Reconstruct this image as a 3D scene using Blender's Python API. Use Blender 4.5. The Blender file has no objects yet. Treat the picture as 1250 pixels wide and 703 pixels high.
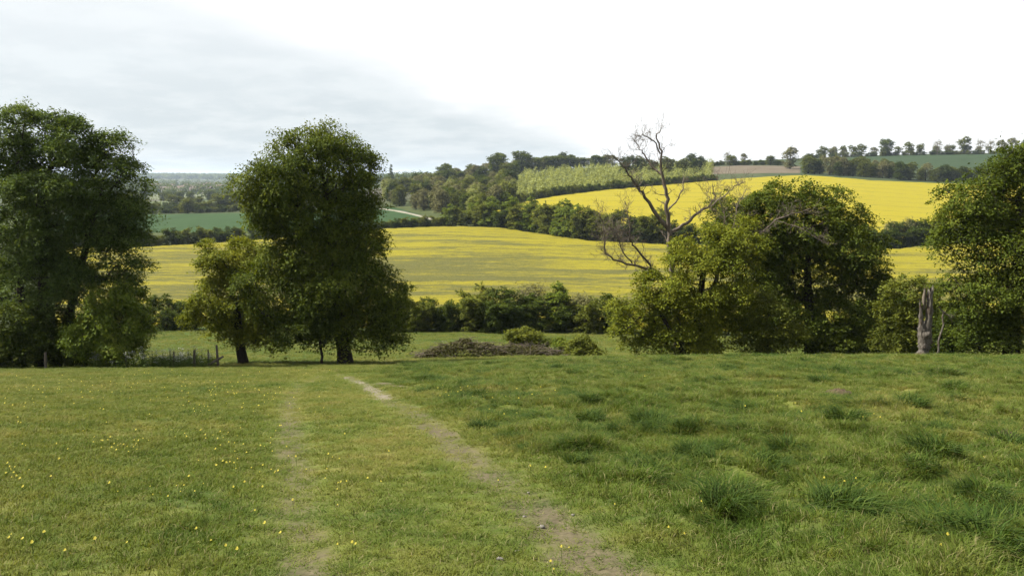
import bpy, math, random
import numpy as np

# ------------------------------------------------------------------ camera, world, sun
random.seed(7)
RNG = np.random.default_rng(11)
scene = bpy.context.scene
C = scene.collection
W, H_, F = 1250.0, 703.0, 1040.0          # photograph size and focal length in its pixels
HORIZON = 218.0
PITCH = math.atan((H_ / 2 - HORIZON) / F)  # camera looks down by this much
SP, CP = math.sin(PITCH), math.cos(PITCH)

cam_d = bpy.data.cameras.new('camera')
cam_d.sensor_width = 36.0
cam_d.lens = 36.0 * F / W
cam_d.clip_start = 0.1
cam_d.clip_end = 30000.0
cam = bpy.data.objects.new('camera', cam_d)
C.objects.link(cam)
cam.location = (0, 0, 0)
cam.rotation_euler = (math.pi / 2 - PITCH, 0, 0)
scene.camera = cam

SUN_AZ, SUN_EL = math.radians(-84), math.radians(50)   # azimuth from forward (+Y), negative = left
SUN_DIR = (math.sin(SUN_AZ) * math.cos(SUN_EL), math.cos(SUN_AZ) * math.cos(SUN_EL), math.sin(SUN_EL))

world = bpy.data.worlds.new('World')
scene.world = world
world.use_nodes = True
wt = world.node_tree
wt.nodes.clear()
def WN(t, **kw):
    n = wt.nodes.new(t)
    for k, v in kw.items(): setattr(n, k, v)
    return n
def wl(a, b): wt.links.new(a, b)
def wmath(op, a, b=None, c=None, clamp=False):
    n = WN('ShaderNodeMath', operation=op, use_clamp=clamp)
    for i, v in enumerate((a, b, c)):
        if v is None: continue
        if isinstance(v, (int, float)): n.inputs[i].default_value = v
        else: wl(v, n.inputs[i])
    return n.outputs[0]
def wmix(fac, a, b):
    n = WN('ShaderNodeMix', data_type='RGBA')
    for i, v in ((0, fac), (6, a), (7, b)):
        if isinstance(v, (int, float)): n.inputs[i].default_value = v
        elif isinstance(v, tuple): n.inputs[i].default_value = (*v, 1)
        else: wl(v, n.inputs[i])
    return n.outputs[2]
sky = WN('ShaderNodeTexSky', sky_type='NISHITA', sun_disc=False)
sky.sun_elevation = SUN_EL
sky.sun_rotation = SUN_AZ
sky.air_density, sky.dust_density, sky.ozone_density = 1.0, 2.0, 1.0
tc = WN('ShaderNodeTexCoord')
sep = WN('ShaderNodeSeparateXYZ'); wl(tc.outputs['Generated'], sep.inputs[0])
dx, dy, dz = sep.outputs
# cloud deck: direction projected on a high flat layer, so the clouds flatten towards the horizon
zz = wmath('ADD', wmath('MAXIMUM', dz, 0.0), 0.16)
cmb = WN('ShaderNodeCombineXYZ')
wl(wmath('DIVIDE', dx, zz), cmb.inputs[0]); wl(wmath('DIVIDE', dy, zz), cmb.inputs[1])
n1 = WN('ShaderNodeTexNoise'); n1.inputs['Scale'].default_value = 0.75; n1.inputs['Detail'].default_value = 7; n1.inputs['Roughness'].default_value = 0.55
wl(cmb.outputs[0], n1.inputs['Vector'])
n2 = WN('ShaderNodeTexNoise'); n2.inputs['Scale'].default_value = 2.6; n2.inputs['Detail'].default_value = 6; n2.inputs['Roughness'].default_value = 0.6
wl(cmb.outputs[0], n2.inputs['Vector'])
c1 = wmath('SUBTRACT', n1.outputs['Fac'], 0.5)
c2 = wmath('SUBTRACT', n2.outputs['Fac'], 0.5)
# grey rain bank low on the left of a plane through the eye
bank = wmath('ADD', wmath('ADD', wmath('MULTIPLY', dx, -0.39), wmath('MULTIPLY', dy, 0.085)), wmath('MULTIPLY', dz, -1.0))
bank = wmath('ADD', bank, wmath('ADD', wmath('MULTIPLY', c1, 0.16), wmath('MULTIPLY', c2, 0.05)))
def wramp(v, lo, hi):
    n = WN('ShaderNodeMapRange', interpolation_type='SMOOTHSTEP')
    wl(v, n.inputs[0]); n.inputs[1].default_value = lo; n.inputs[2].default_value = hi
    return n.outputs[0]
g_bank = wramp(bank, -0.015, 0.05)
g_low = wramp(wmath('ADD', dz, wmath('MULTIPLY', c1, 0.12)), 0.30, 0.02)
g = wmath('MULTIPLY', g_bank, wmath('ADD', wmath('MULTIPLY', g_low, 0.8), 0.2))
thin = wramp(wmath('ADD', c1, wmath('MULTIPLY', c2, 0.5)), 0.0, 0.24)      # pale thin places with blue behind
white = wmix(wmath('MULTIPLY', thin, 0.55), (0.82, 0.825, 0.825), (0.68, 0.73, 0.755))
grey = wmix(wramp(c2, -0.12, 0.16), (0.49, 0.54, 0.565), (0.585, 0.625, 0.64))
cloud = wmix(g, white, grey)
sc10 = WN('ShaderNodeVectorMath', operation='SCALE'); wl(cloud, sc10.inputs[0]); sc10.inputs['Scale'].default_value = 7.6
final = wmix(0.94, sky.outputs[0], sc10.outputs[0])
bg = WN('ShaderNodeBackground'); bg.inputs['Strength'].default_value = 0.052
wl(final, bg.inputs['Color'])
wo = WN('ShaderNodeOutputWorld'); wl(bg.outputs[0], wo.inputs['Surface'])

sun_d = bpy.data.lights.new('sun', 'SUN')
sun_d.energy = 5.0
sun_d.angle = math.radians(1.2)
sun_d.color = (1.0, 0.94, 0.84)
sun = bpy.data.objects.new('sun', sun_d)
C.objects.link(sun)
from mathutils import Vector
sun.rotation_euler = Vector(SUN_DIR).to_track_quat('Z', 'Y').to_euler()
sun.location = (-40, 20, 60)

scene.view_settings.view_transform = 'Standard'
scene.view_settings.look = 'None'
scene.view_settings.gamma = 1.0
scene.view_settings.exposure = 1.8
scene.view_settings.use_curve_mapping = False
scene.render.engine = 'CYCLES'
scene.cycles.max_bounces = 6
scene.cycles.diffuse_bounces = 3
scene.cycles.transmission_bounces = 4
scene.cycles.volume_bounces = 0
scene.cycles.use_denoising = True

# ------------------------------------------------------------------ helpers
def vnoise(x, y, seed=0):
    x = np.asarray(x, float); y = np.asarray(y, float)
    xi = np.floor(x); yi = np.floor(y); xf = x - xi; yf = y - yi
    def h(a, b):
        n = np.sin(a * 127.1 + b * 311.7 + seed * 74.7) * 43758.5453
        return n - np.floor(n)
    sx = xf * xf * (3 - 2 * xf); sy = yf * yf * (3 - 2 * yf)
    return (h(xi, yi) * (1 - sx) + h(xi + 1, yi) * sx) * (1 - sy) + (h(xi, yi + 1) * (1 - sx) + h(xi + 1, yi + 1) * sx) * sy
def fbm(x, y, seed=0, oct=4):
    s = 0; a = 0.5; t = 0
    for i in range(oct):
        s = s + a * (vnoise(x * 2 ** i, y * 2 ** i, seed + i) - 0.5); t += a; a *= 0.5
    return s / t * 2      # about -1..1
def sstep(a, b, x):
    t = np.clip((x - a) / (b - a), 0, 1)
    return t * t * (3 - 2 * t)

def ray(px, py):
    u = (px - W / 2) / F; v = (H_ / 2 - py) / F
    return np.array([u, CP + v * SP, -SP + v * CP])
def at(px, py, Y):
    d = ray(px, py)
    return d * (Y / d[1])

def mesh(name, verts, faces, mat=None, attrs=None, smooth=False, mats=None, midx=None):
    verts = np.asarray(verts, np.float32).reshape(-1, 3)
    faces = np.asarray(faces, np.int32)
    me = bpy.data.meshes.new(name)
    me.vertices.add(len(verts)); me.vertices.foreach_set('co', verts.ravel())
    nf, k = faces.shape
    me.loops.add(nf * k); me.loops.foreach_set('vertex_index', faces.ravel())
    me.polygons.add(nf); me.polygons.foreach_set('loop_start', np.arange(0, nf * k, k, dtype=np.int32))
    if smooth: me.polygons.foreach_set('use_smooth', np.ones(nf, bool))
    for m in (mats or ([mat] if mat else [])): me.materials.append(m)
    if midx is not None: me.polygons.foreach_set('material_index', np.asarray(midx, np.int32))
    for an, av in (attrs or {}).items():
        a = me.attributes.new(an, 'FLOAT', 'POINT'); a.data.foreach_set('value', np.asarray(av, np.float32))
    me.update(calc_edges=True)
    return me
def obj(name, me, parent=None):
    o = bpy.data.objects.new(name, me); C.objects.link(o)
    if parent is not None: o.parent = parent
    return o
def tag(o, label, cat, group=None, kind=None):
    if label: o['label'] = label
    if cat: o['category'] = cat
    if group: o['group'] = group
    if kind: o['kind'] = kind
    return o
def thing(name, label, cat, loc=(0, 0, 0), group=None):
    o = bpy.data.objects.new(name, None); C.objects.link(o)
    o.empty_display_size = 0.3
    o.location = tuple(float(v) for v in loc)
    return tag(o, label, cat, group)
def copy_tree(root, loc, rz, s, label=None, group=None, sz=None):
    r = root.copy(); C.objects.link(r)
    r.location = tuple(float(v) for v in loc); r.rotation_euler = (0, 0, rz); r.scale = (s, s, sz or s)
    if label: r['label'] = label
    if group: r['group'] = group
    for ch in root.children:
        c = ch.copy(); C.objects.link(c); c.parent = r
        for g_ in ch.children:
            d = g_.copy(); C.objects.link(d); d.parent = c
    return r

# ------------------------------------------------------------------ materials
class NT:
    def __init__(s, name):
        s.m = bpy.data.materials.new(name); s.m.use_nodes = True
        s.t = s.m.node_tree; s.t.nodes.clear()
    def n(s, typ, **kw):
        x = s.t.nodes.new(typ)
        for k, v in kw.items(): setattr(x, k, v)
        return x
    def l(s, a, b): s.t.links.new(a, b)
    def setin(s, sock, v):
        if isinstance(v, (int, float)): sock.default_value = v
        elif isinstance(v, tuple): sock.default_value = (*v, 1) if len(v) == 3 and sock.type == 'RGBA' else v
        else: s.l(v, sock)
    def math(s, op, a, b=0.0, clamp=False):
        x = s.n('ShaderNodeMath', operation=op, use_clamp=clamp); s.setin(x.inputs[0], a); s.setin(x.inputs[1], b); return x.outputs[0]
    def mix(s, f, a, b, blend='MIX'):
        x = s.n('ShaderNodeMix', data_type='RGBA', blend_type=blend); s.setin(x.inputs[0], f); s.setin(x.inputs[6], a); s.setin(x.inputs[7], b); return x.outputs[2]
    def ss(s, v, lo, hi):
        x = s.n('ShaderNodeMapRange', interpolation_type='SMOOTHSTEP'); s.setin(x.inputs[0], v); x.inputs[1].default_value = lo; x.inputs[2].default_value = hi; return x.outputs[0]
    def noise(s, scale, detail=4, rough=0.55, stretch=None, rot=0.0):
        g_ = s.n('ShaderNodeNewGeometry'); v = g_.outputs['Position']
        if stretch:
            mp = s.n('ShaderNodeMapping'); mp.inputs['Scale'].default_value = stretch; mp.inputs['Rotation'].default_value = (0, 0, rot); s.l(v, mp.inputs[0]); v = mp.outputs[0]
        x = s.n('ShaderNodeTexNoise'); x.inputs['Scale'].default_value = scale; x.inputs['Detail'].default_value = detail; x.inputs['Roughness'].default_value = rough
        s.l(v, x.inputs['Vector']); return x.outputs['Fac']
    def attr(s, name):
        a = s.n('ShaderNodeAttribute', attribute_name=name); return a.outputs['Fac']
    def ramp(s, v, stops):
        x = s.n('ShaderNodeValToRGB'); e = x.color_ramp.elements
        while len(e) < len(stops): e.new(0.5)
        for el, (p, c) in zip(e, stops): el.position = p; el.color = (c[0] * ALB, c[1] * ALB, c[2] * ALB, 1)
        s.l(v, x.inputs[0]); return x.outputs[0]
    def out(s, sh):
        o = s.n('ShaderNodeOutputMaterial'); s.l(sh, o.inputs['Surface']); return s.m
    def principled(s, col, rough=0.9, spec=0.2, normal=None):
        p = s.n('ShaderNodeBsdfPrincipled'); s.setin(p.inputs['Base Color'], col); s.setin(p.inputs['Roughness'], rough)
        p.inputs['Specular IOR Level'].default_value = spec
        if normal is not None: s.l(normal, p.inputs['Normal'])
        return p.outputs[0]
    def bump(s, h, strength=0.5, dist=0.1):
        b = s.n('ShaderNodeBump'); b.inputs['Strength'].default_value = strength; b.inputs['Distance'].default_value = dist; s.l(h, b.inputs['Height']); return b.outputs[0]

def leaf_mat(name, stops, transl=0.35, rough=0.7, spec=0.05):
    t = NT(name); stops = [(p, (c[0] * 1.22, c[1] * 1.26, c[2] * 1.05)) for p, c in stops]
    col = t.ramp(t.attr('tint'), stops)
    p = t.principled(col, rough, spec)
    tr = t.n('ShaderNodeBsdfTranslucent')
    t.l(t.mix(1.0, col, (1.25, 1.15, 0.55), 'MULTIPLY'), tr.inputs['Color'])
    mx = t.n('ShaderNodeMixShader'); mx.inputs[0].default_value = transl
    t.l(p, mx.inputs[1]); t.l(tr.outputs[0], mx.inputs[2])
    return t.out(mx.outputs[0])
def bark_mat(name, a, b, scale=6.0):
    t = NT(name)
    n = t.noise(scale, 5, 0.6, (1, 1, 0.25))
    col = t.ramp(n, [(0.3, a), (0.7, b)])
    return t.out(t.principled(col, 0.95, 0.1, t.bump(n, 0.8, 0.05)))

M = {}
ALB = 0.49        # reflectance scale of every natural surface below, set together with the exposure
M['beech'] = leaf_mat('beech_leaf', [(0.0, (0.045, 0.068, 0.011)), (0.5, (0.095, 0.125, 0.019)), (1.0, (0.175, 0.200, 0.030))])
M['feather'] = leaf_mat('feathery_leaf', [(0.0, (0.045, 0.075, 0.020)), (0.5, (0.092, 0.135, 0.034)), (1.0, (0.170, 0.220, 0.068))])
M['oak'] = leaf_mat('oak_leaf', [(0.0, (0.085, 0.108, 0.013)), (0.5, (0.172, 0.196, 0.024)), (1.0, (0.290, 0.292, 0.040))])
M['maple'] = leaf_mat('fresh_leaf', [(0.0, (0.070, 0.110, 0.018)), (0.5, (0.145, 0.195, 0.032)), (1.0, (0.250, 0.285, 0.055))])
M['dark'] = leaf_mat('dark_leaf', [(0.0, (0.030, 0.048, 0.010)), (0.5, (0.062, 0.088, 0.016)), (1.0, (0.120, 0.148, 0.026))])
M['hedge'] = leaf_mat('hedge_leaf', [(0.0, (0.060, 0.075, 0.014)), (0.5, (0.128, 0.148, 0.027)), (1.0, (0.225, 0.238, 0.045))])
M['bramble'] = leaf_mat('bramble_leaf', [(0.0, (0.045, 0.040, 0.018)), (0.5, (0.075, 0.070, 0.028)), (1.0, (0.110, 0.115, 0.040))], 0.15)
M['pale'] = leaf_mat('pale_leaf', [(0.0, (0.165, 0.185, 0.065)), (0.5, (0.260, 0.285, 0.100)), (1.0, (0.370, 0.390, 0.150))])
M['budding'] = leaf_mat('budding_twig', [(0.0, (0.120, 0.110, 0.060)), (0.5, (0.195, 0.185, 0.090)), (1.0, (0.260, 0.260, 0.120))], 0.15)
M['bark'] = bark_mat('bark', (0.020, 0.016, 0.012), (0.060, 0.048, 0.036))
M['deadwood'] = bark_mat('dead_wood', (0.085, 0.068, 0.050), (0.25, 0.21, 0.165))
def mat_stump():
    t = NT('weathered_stump_wood')
    a = t.noise(16.0, 6, 0.7, (1, 1, 0.12)); b = t.noise(2.2, 4, 0.6); c = t.noise(40.0, 4, 0.7, (1, 1, 0.2))
    col = t.ramp(a, [(0.36, (0.03, 0.025, 0.02)), (0.47, (0.16, 0.14, 0.115)), (0.7, (0.36, 0.335, 0.29))])
    col = t.mix(t.math('MULTIPLY', t.ss(b, 0.5, 0.66), 0.75), col, (0.060, 0.036, 0.022))
    h = t.math('ADD', a, t.math('MULTIPLY', c, 0.4))
    return t.out(t.principled(col, 0.95, 0.05, t.bump(h, 1.0, 0.12)))
M['greywood'] = mat_stump()

# ------------------------------------------------------------------ terrain
COLS = [
 (-200, [(42,453),(50,448),(65,436),(92,408),(110,395),(140,371),(180,341),(245,305),(300,291),(350,284),(480,264),(600,258),(900,248),(1500,236),(2500,228),(4000,220),(6000,213),(9500,219)]),
 (100,  [(42,452),(50,447),(65,433),(92,404),(110,393),(140,370),(180,340),(245,304),(300,290),(350,283),(480,263),(600,257),(900,247),(1500,235),(2500,227),(4000,219.5),(6000,212),(9500,219)]),
 (300,  [(42,451),(50,446),(65,430),(92,402),(110,392),(140,369),(180,339),(265,297),(300,288),(350,281),(480,261),(600,254),(900,245),(1500,234),(2500,227),(4000,221),(6000,214.5),(9500,219)]),
 (450,  [(42,450),(50,446),(65,431),(92,404),(110,393),(140,370),(180,339),(240,305),(292,281),(350,274),(480,254),(600,244),(800,234),(1200,227),(2500,219),(4000,217),(6000,216),(9500,219)]),
 (570,  [(42,446),(50,441),(65,430),(92,405),(110,393),(140,370),(180,338),(240,301),(300,277),(350,269),(420,256),(500,244),(600,232),(750,216),(900,209),(1200,214),(2000,217),(6000,218),(9500,219)]),
 (640,  [(42,444),(50,439),(65,431),(92,406),(110,393),(140,370),(180,339),(240,304),(285,286),(320,272),(400,245),(500,226),(600,215),(750,208),(900,206),(1200,213),(6000,218),(9500,219)]),
 (750,  [(42,440),(50,438),(65,432),(92,408),(110,395),(140,371),(180,340),(255,300),(300,281),(380,253),(460,232),(520,225),(650,211),(800,203),(1000,206),(1500,214),(6000,218),(9500,219)]),
 (900,  [(42,437),(50,439),(65,435),(92,410),(110,396),(140,372),(180,342),(247,302),(300,280),(400,246),(500,224),(560,214),(600,210),(720,201),(850,196),(1100,200),(2000,210),(6000,218),(9500,219)]),
 (1050, [(42,436),(50,439),(65,436),(92,412),(110,398),(140,374),(180,345),(240,310),(300,282),(400,250),(500,228),(545,220),(600,214),(700,204),(850,190),(1000,189),(1400,200),(6000,218),(9500,219)]),
 (1150, [(42,435.5),(50,438),(65,436),(92,412),(110,398),(140,374),(180,344),(250,300),(300,284),(400,257),(500,235),(540,226),(600,217),(700,206),(850,188),(1000,187),(1400,200),(6000,218),(9500,219)]),
 (1400, [(42,435),(50,438),(65,436),(92,412),(110,398),(140,374),(180,344),(250,300),(300,284),(400,257),(500,235),(540,226),(600,217),(700,204),(850,184),(1000,184),(1400,200),(6000,218),(9500,219)]),
]
LY0, LY1, NLY, NU = math.log(42.0), math.log(9500.0), 300, 181
U0, U1 = -1.2, 1.2
def _lut():
    ly = np.linspace(LY0, LY1, NLY); us = np.linspace(U0, U1, NU)
    cols = []
    for px, pts in COLS:
        yy = np.array([p[0] for p in pts], float)
        zz_ = np.array([at(625, p[1], p[0])[2] for p in pts])
        cols.append(np.interp(ly, np.log(yy), zz_ / yy) * np.exp(ly))
    cols = np.array(cols); cu = np.array([(c[0] - 625) / F for c in COLS])
    G = np.array([np.interp(us, cu, cols[:, j]) for j in range(NLY)])   # [NLY, NU]
    def blur(A, axis, sig):
        r = int(3 * sig); k = np.exp(-0.5 * (np.arange(-r, r + 1) / sig) ** 2); k /= k.sum()
        P = np.concatenate([np.repeat(A.take([0], axis), r, axis), A, np.repeat(A.take([-1], axis), r, axis)], axis)
        return sum(k[i] * P.take(range(i, i + A.shape[axis]), axis) for i in range(2 * r + 1))
    E = G / np.exp(ly)[:, None]
    E = blur(blur(E, 0, 2.2), 1, 4.0)
    return E * np.exp(ly)[:, None]
LUT = _lut()
def Hbase(x, y):
    x = np.asarray(x, float); y = np.asarray(y, float)
    u = np.clip(x / np.maximum(y, 25.0), U0, U1 - 1e-6); Yc = np.clip(y, 42.0, 9499.0)
    a = (np.log(Yc) - LY0) / (LY1 - LY0) * (NLY - 1); b = (u - U0) / (U1 - U0) * (NU - 1)
    i = np.minimum(a.astype(int), NLY - 2); j = np.minimum(b.astype(int), NU - 2); fa = a - i; fb = b - j
    z = (LUT[i, j] * (1 - fb) + LUT[i, j + 1] * fb) * (1 - fa) + (LUT[i + 1, j] * (1 - fb) + LUT[i + 1, j + 1] * fb) * fa
    t = y / 42.0
    return np.where(y < 42.0, -1.65 + (z + 1.65) * t, z)
def ground_hit(px, py, y0=3.0, y1=9000.0):
    d = ray(px, py); d = d / d[1]
    ys = np.exp(np.linspace(math.log(y0), math.log(y1), 4000))
    h = Hbase(d[0] * ys, ys) - d[2] * ys
    k = np.argmax(h > 0)
    Y = ys[k] if h[k] > 0 else ys[-1]
    return np.array([d[0] * Y, Y, float(Hbase(d[0] * Y, Y))])

def poly_dist(x, y, pts):
    d = np.full(np.shape(x), 1e9)
    for (ax, ay), (bx, by) in zip(pts[:-1], pts[1:]):
        vx, vy = bx - ax, by - ay; L = vx * vx + vy * vy + 1e-9
        t = np.clip(((x - ax) * vx + (y - ay) * vy) / L, 0, 1)
        d = np.minimum(d, np.hypot(x - ax - t * vx, y - ay - t * vy))
    return d
def gpoly(pix): return [tuple(ground_hit(*p)[:2]) for p in pix]
RUT_L = gpoly([(420,800),(385,703),(362,640),(360,570),(352,520),(352,490),(366,470),(392,459),(424,457)])
RUT_R = gpoly([(900,800),(755,703),(690,655),(640,612),(590,572),(548,538),(508,505),(474,488),(446,470),(424,459)])
RUT_B = gpoly([(424,459),(404,454),(370,451),(330,450)])
CHALK = gpoly([(418,460),(432,464),(446,470),(460,478),(472,486)])
BANK = gpoly([(468,468),(490,471),(514,474)])
EDGE = np.array(gpoly([(1150,820),(960,740),(850,670),(730,600),(640,555),(560,508),(500,476),(470,462),(452,455)]))
_o = np.argsort(EDGE[:, 1]); EDGE = EDGE[_o]
def right_zone(x, y):
    xb = np.interp(y, EDGE[:, 1], EDGE[:, 0])
    return sstep(-0.3, 0.9, x - xb + 0.5 * fbm(x * 0.8, y * 0.8, 5, 3))
def wear(x, y):
    n = fbm(x * 1.3, y * 1.3, 21, 4); n2_ = fbm(x * 5, y * 5, 27, 3)
    w = 0
    for P, rad, amp in ((RUT_L, 0.36, 0.60), (RUT_R, 0.42, 0.71), (RUT_B, 0.45, 0.5)):
        d = poly_dist(x, y, P)
        w = np.maximum(w, amp * np.exp(-(d / rad) ** 2) * np.clip(0.95 + 0.4 * n + 0.4 * n2_, 0, 1.5))
    return np.clip(w, 0, 1)
def lane(x, y):
    return sstep(2.2, 1.2, poly_dist(x, y, RUT_L) + poly_dist(x, y, RUT_R) - 1.2 + 0.5 * fbm(x * 0.9, y * 0.9, 44, 3))
def chalk(x, y):
    d = poly_dist(x, y, CHALK); n = fbm(x * 2.2, y * 2.2, 33, 4)
    return 0.85 * sstep(0.38, 0.02, d + 0.3 * n)
def bankbare(x, y):
    d = poly_dist(x, y, BANK); n = fbm(x * 1.6, y * 1.6, 37, 4)
    return sstep(0.45, 0.1, d + 0.5 * n)
def micro(x, y):
    near = sstep(60, 40, y); wr = right_zone(x, y)
    big = fbm(x * 0.55, y * 0.55, 3, 3); mid = fbm(x * 1.9, y * 1.9, 8, 3)
    z = near * (wr * (0.16 * big + 0.20 * mid) + (1 - wr) * (0.035 * big + 0.02 * mid))
    return z - near * 0.06 * wear(x, y) + sstep(40, 70, y) * 0.12 * fbm(x * 0.2, y * 0.2, 12, 3)
def H(x, y):
    return Hbase(x, y) + micro(x, y)
def hz(x, y): return float(H(np.array([x]), np.array([y]))[0])

# ground materials
def pasture_color(t, fine=True):
    """grass colour by place, shared by the blades and the soil sheet below them"""
    big = t.noise(0.16, 4, 0.6); mid = t.noise(0.9, 4, 0.6); fine_ = t.noise(2.8, 3, 0.6)
    v = t.math('ADD', t.math('MULTIPLY', big, 0.38), t.math('ADD', t.math('MULTIPLY', mid, 0.36), t.math('MULTIPLY', fine_, 0.26)))
    return t.ramp(v, [(0.37, (0.074, 0.128, 0.018)), (0.46, (0.142, 0.188, 0.030)), (0.54, (0.208, 0.228, 0.046)), (0.65, (0.310, 0.272, 0.082))])
def mat_pasture():
    t = NT('pasture_turf')
    col = t.mix(1.0, pasture_color(t), (0.75, 0.75, 0.75), 'MULTIPLY')
    f = t.noise(9.0, 5, 0.7)
    col = t.mix(t.ss(f, 0.4, 0.7), col, t.mix(0.5, col, (0.0490, 0.0367, 0.0196)))
    soil = t.ramp(t.noise(14.0, 5, 0.7), [(0.3, (0.075, 0.064, 0.036)), (0.7, (0.165, 0.138, 0.085))])
    col = t.mix(t.ss(t.attr('wear'), 0.25, 0.75), col, soil)
    ch = t.ramp(t.noise(8.0, 4, 0.6), [(0.3, (0.17, 0.15, 0.105)), (0.7, (0.30, 0.27, 0.21))])
    col = t.mix(t.attr('chalk'), col, ch)
    return t.out(t.principled(col, 0.95, 0.1, t.bump(f, 0.6, 0.03)))
def mat_valley():
    t = NT('valley_grass')
    g_ = t.n('ShaderNodeNewGeometry')
    vo = t.n('ShaderNodeTexVoronoi'); vo.inputs['Scale'].default_value = 0.0045
    mp = t.n('ShaderNodeMapping'); mp.inputs['Scale'].default_value = (1, 0.7, 1); t.l(g_.outputs['Position'], mp.inputs[0]); t.l(mp.outputs[0], vo.inputs['Vector'])
    sp = t.n('ShaderNodeSeparateColor'); t.l(vo.outputs['Color'], sp.inputs[0])
    fld = t.ramp(sp.outputs[0], [(0.0, (0.030, 0.050, 0.016)), (0.3, (0.055, 0.075, 0.030)), (0.6, (0.085, 0.095, 0.048)), (0.85, (0.09, 0.08, 0.055)), (1.0, (0.035, 0.055, 0.02))])
    near = t.ramp(t.noise(0.15, 5, 0.6), [(0.35, (0.035, 0.055, 0.014)), (0.65, (0.070, 0.085, 0.022))])
    far = t.mix(t.ss(t.noise(0.02, 5, 0.7), 0.45, 0.6), fld, t.mix(0.5, fld, (0.0245, 0.0343, 0.0147)))
    sy = t.n('ShaderNodeSeparateXYZ'); t.l(g_.outputs['Position'], sy.inputs[0])
    col = t.mix(t.ss(sy.outputs[1], 480, 620), near, far)
    return t.out(t.principled(col, 0.95, 0.1, t.bump(t.noise(1.5, 4), 0.5, 0.2)))
def mat_meadow():
    t = NT('meadow_grass_turf')
    v = t.math('ADD', t.math('MULTIPLY', t.noise(0.07, 4, 0.6), 0.6), t.math('MULTIPLY', t.noise(0.6, 4, 0.65), 0.4))
    col = t.ramp(v, [(0.36, (0.040, 0.085, 0.012)), (0.5, (0.062, 0.108, 0.017)), (0.64, (0.100, 0.128, 0.026))])
    return t.out(t.principled(col, 0.95, 0.1, t.bump(t.noise(3.0, 4), 0.6, 0.1)))
M['pasture'] = mat_pasture(); M['valley'] = mat_valley(); M['meadow'] = mat_meadow()

# one height field, cut into the setting's pieces along shared edges
yr = np.concatenate([np.linspace(-16, 2.9, 24), np.exp(np.arange(math.log(3.0), math.log(46.0), 0.0115)), np.exp(np.arange(math.log(46.5), math.log(9400.0), 0.024))])
uc = np.linspace(-1.1, 1.1, 380)
Yg, Ug = np.meshgrid(yr, uc, indexing='ij')
Xg = Ug * (np.maximum(Yg, 0) + 12.0)
Zg = H(Xg, Yg)
wg = wear(Xg, Yg) * (Yg < 60); cg = chalk(Xg, Yg) * (Yg < 60); bg_ = bankbare(Xg, Yg) * (Yg < 60)
wg = np.maximum(wg, np.clip(bg_, 0, 1) * 0.9)
nr, nc = Yg.shape
V = np.stack([Xg, Yg, Zg], -1).reshape(-1, 3)
ii, jj = np.meshgrid(np.arange(nr - 1), np.arange(nc - 1), indexing='ij')
q = np.stack([ii * nc + jj, ii * nc + jj + 1, (ii + 1) * nc + jj + 1, (ii + 1) * nc + jj], -1).reshape(-1, 4)
fy = V[q].mean(1)[:, 1]
wf = np.maximum(wg, cg).reshape(-1)[q].mean(1)
is_track = (wf > 0.42) & (fy < 48)
def ground_piece(name, sel, mat):
    f = q[sel]; used, inv = np.unique(f, return_inverse=True)
    me = mesh(name, V[used], inv.reshape(-1, 4), mat, {'wear': wg.reshape(-1)[used], 'chalk': cg.reshape(-1)[used]}, smooth=True)
    o = obj(name, me); o['kind'] = 'structure'; return o
ground_piece('pasture', (fy < 47) & ~is_track, M['pasture'])
ground_piece('farm_track', is_track, M['pasture'])
ground_piece('meadow', (fy >= 47) & (fy < 96), M['meadow'])
ground_piece('valley_ground', fy >= 96, M['valley'])

# ------------------------------------------------------------------ crops on the far slopes
def field(name, rows, lift, mat, nu, nv, rough=0.15, thin=None):
    """rows: list of (px, nearY, farY); a crop standing 'lift' metres above the ground"""
    px = np.array([r[0] for r in rows], float); us = (px - 625) / F
    uu = np.linspace(us[0], us[-1], nu); na = np.interp(uu, us, [r[1] for r in rows]); fa = np.interp(uu, us, [r[2] for r in rows])
    tt = np.linspace(0, 1, nv)
    Y = na[None, :] + (fa - na)[None, :] * tt[:, None] + 2.0 * fbm(uu[None, :] * 60, tt[:, None] * 0, 4, 3)
    X = uu[None, :] * Y
    Z = Hbase(X, Y) + lift + rough * fbm(X * 0.5, Y * 0.5, 9, 3)
    edge = np.zeros_like(Z, bool); edge[0] = edge[-1] = True; edge[:, 0] = edge[:, -1] = True
    Z[edge] = (Hbase(X, Y) - 0.3)[edge]
    v = np.stack([X, Y, Z], -1).reshape(-1, 3)
    a, b = np.meshgrid(np.arange(nv - 1), np.arange(nu - 1), indexing='ij')
    f = np.stack([a * nu + b, a * nu + b + 1, (a + 1) * nu + b + 1, (a + 1) * nu + b], -1).reshape(-1, 4)
    at_ = {}
    if thin is not None:
        m = np.zeros(len(v))
        for (cx, cy, rx, ry) in thin: m = np.maximum(m, np.exp(-((v[:, 0] - cx) / rx) ** 2 - ((v[:, 1] - cy) / ry) ** 2))
        at_['thin'] = m
    o = obj(name, mesh(name, v, f, mat, at_, smooth=True)); o['kind'] = 'structure'; return o
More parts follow.
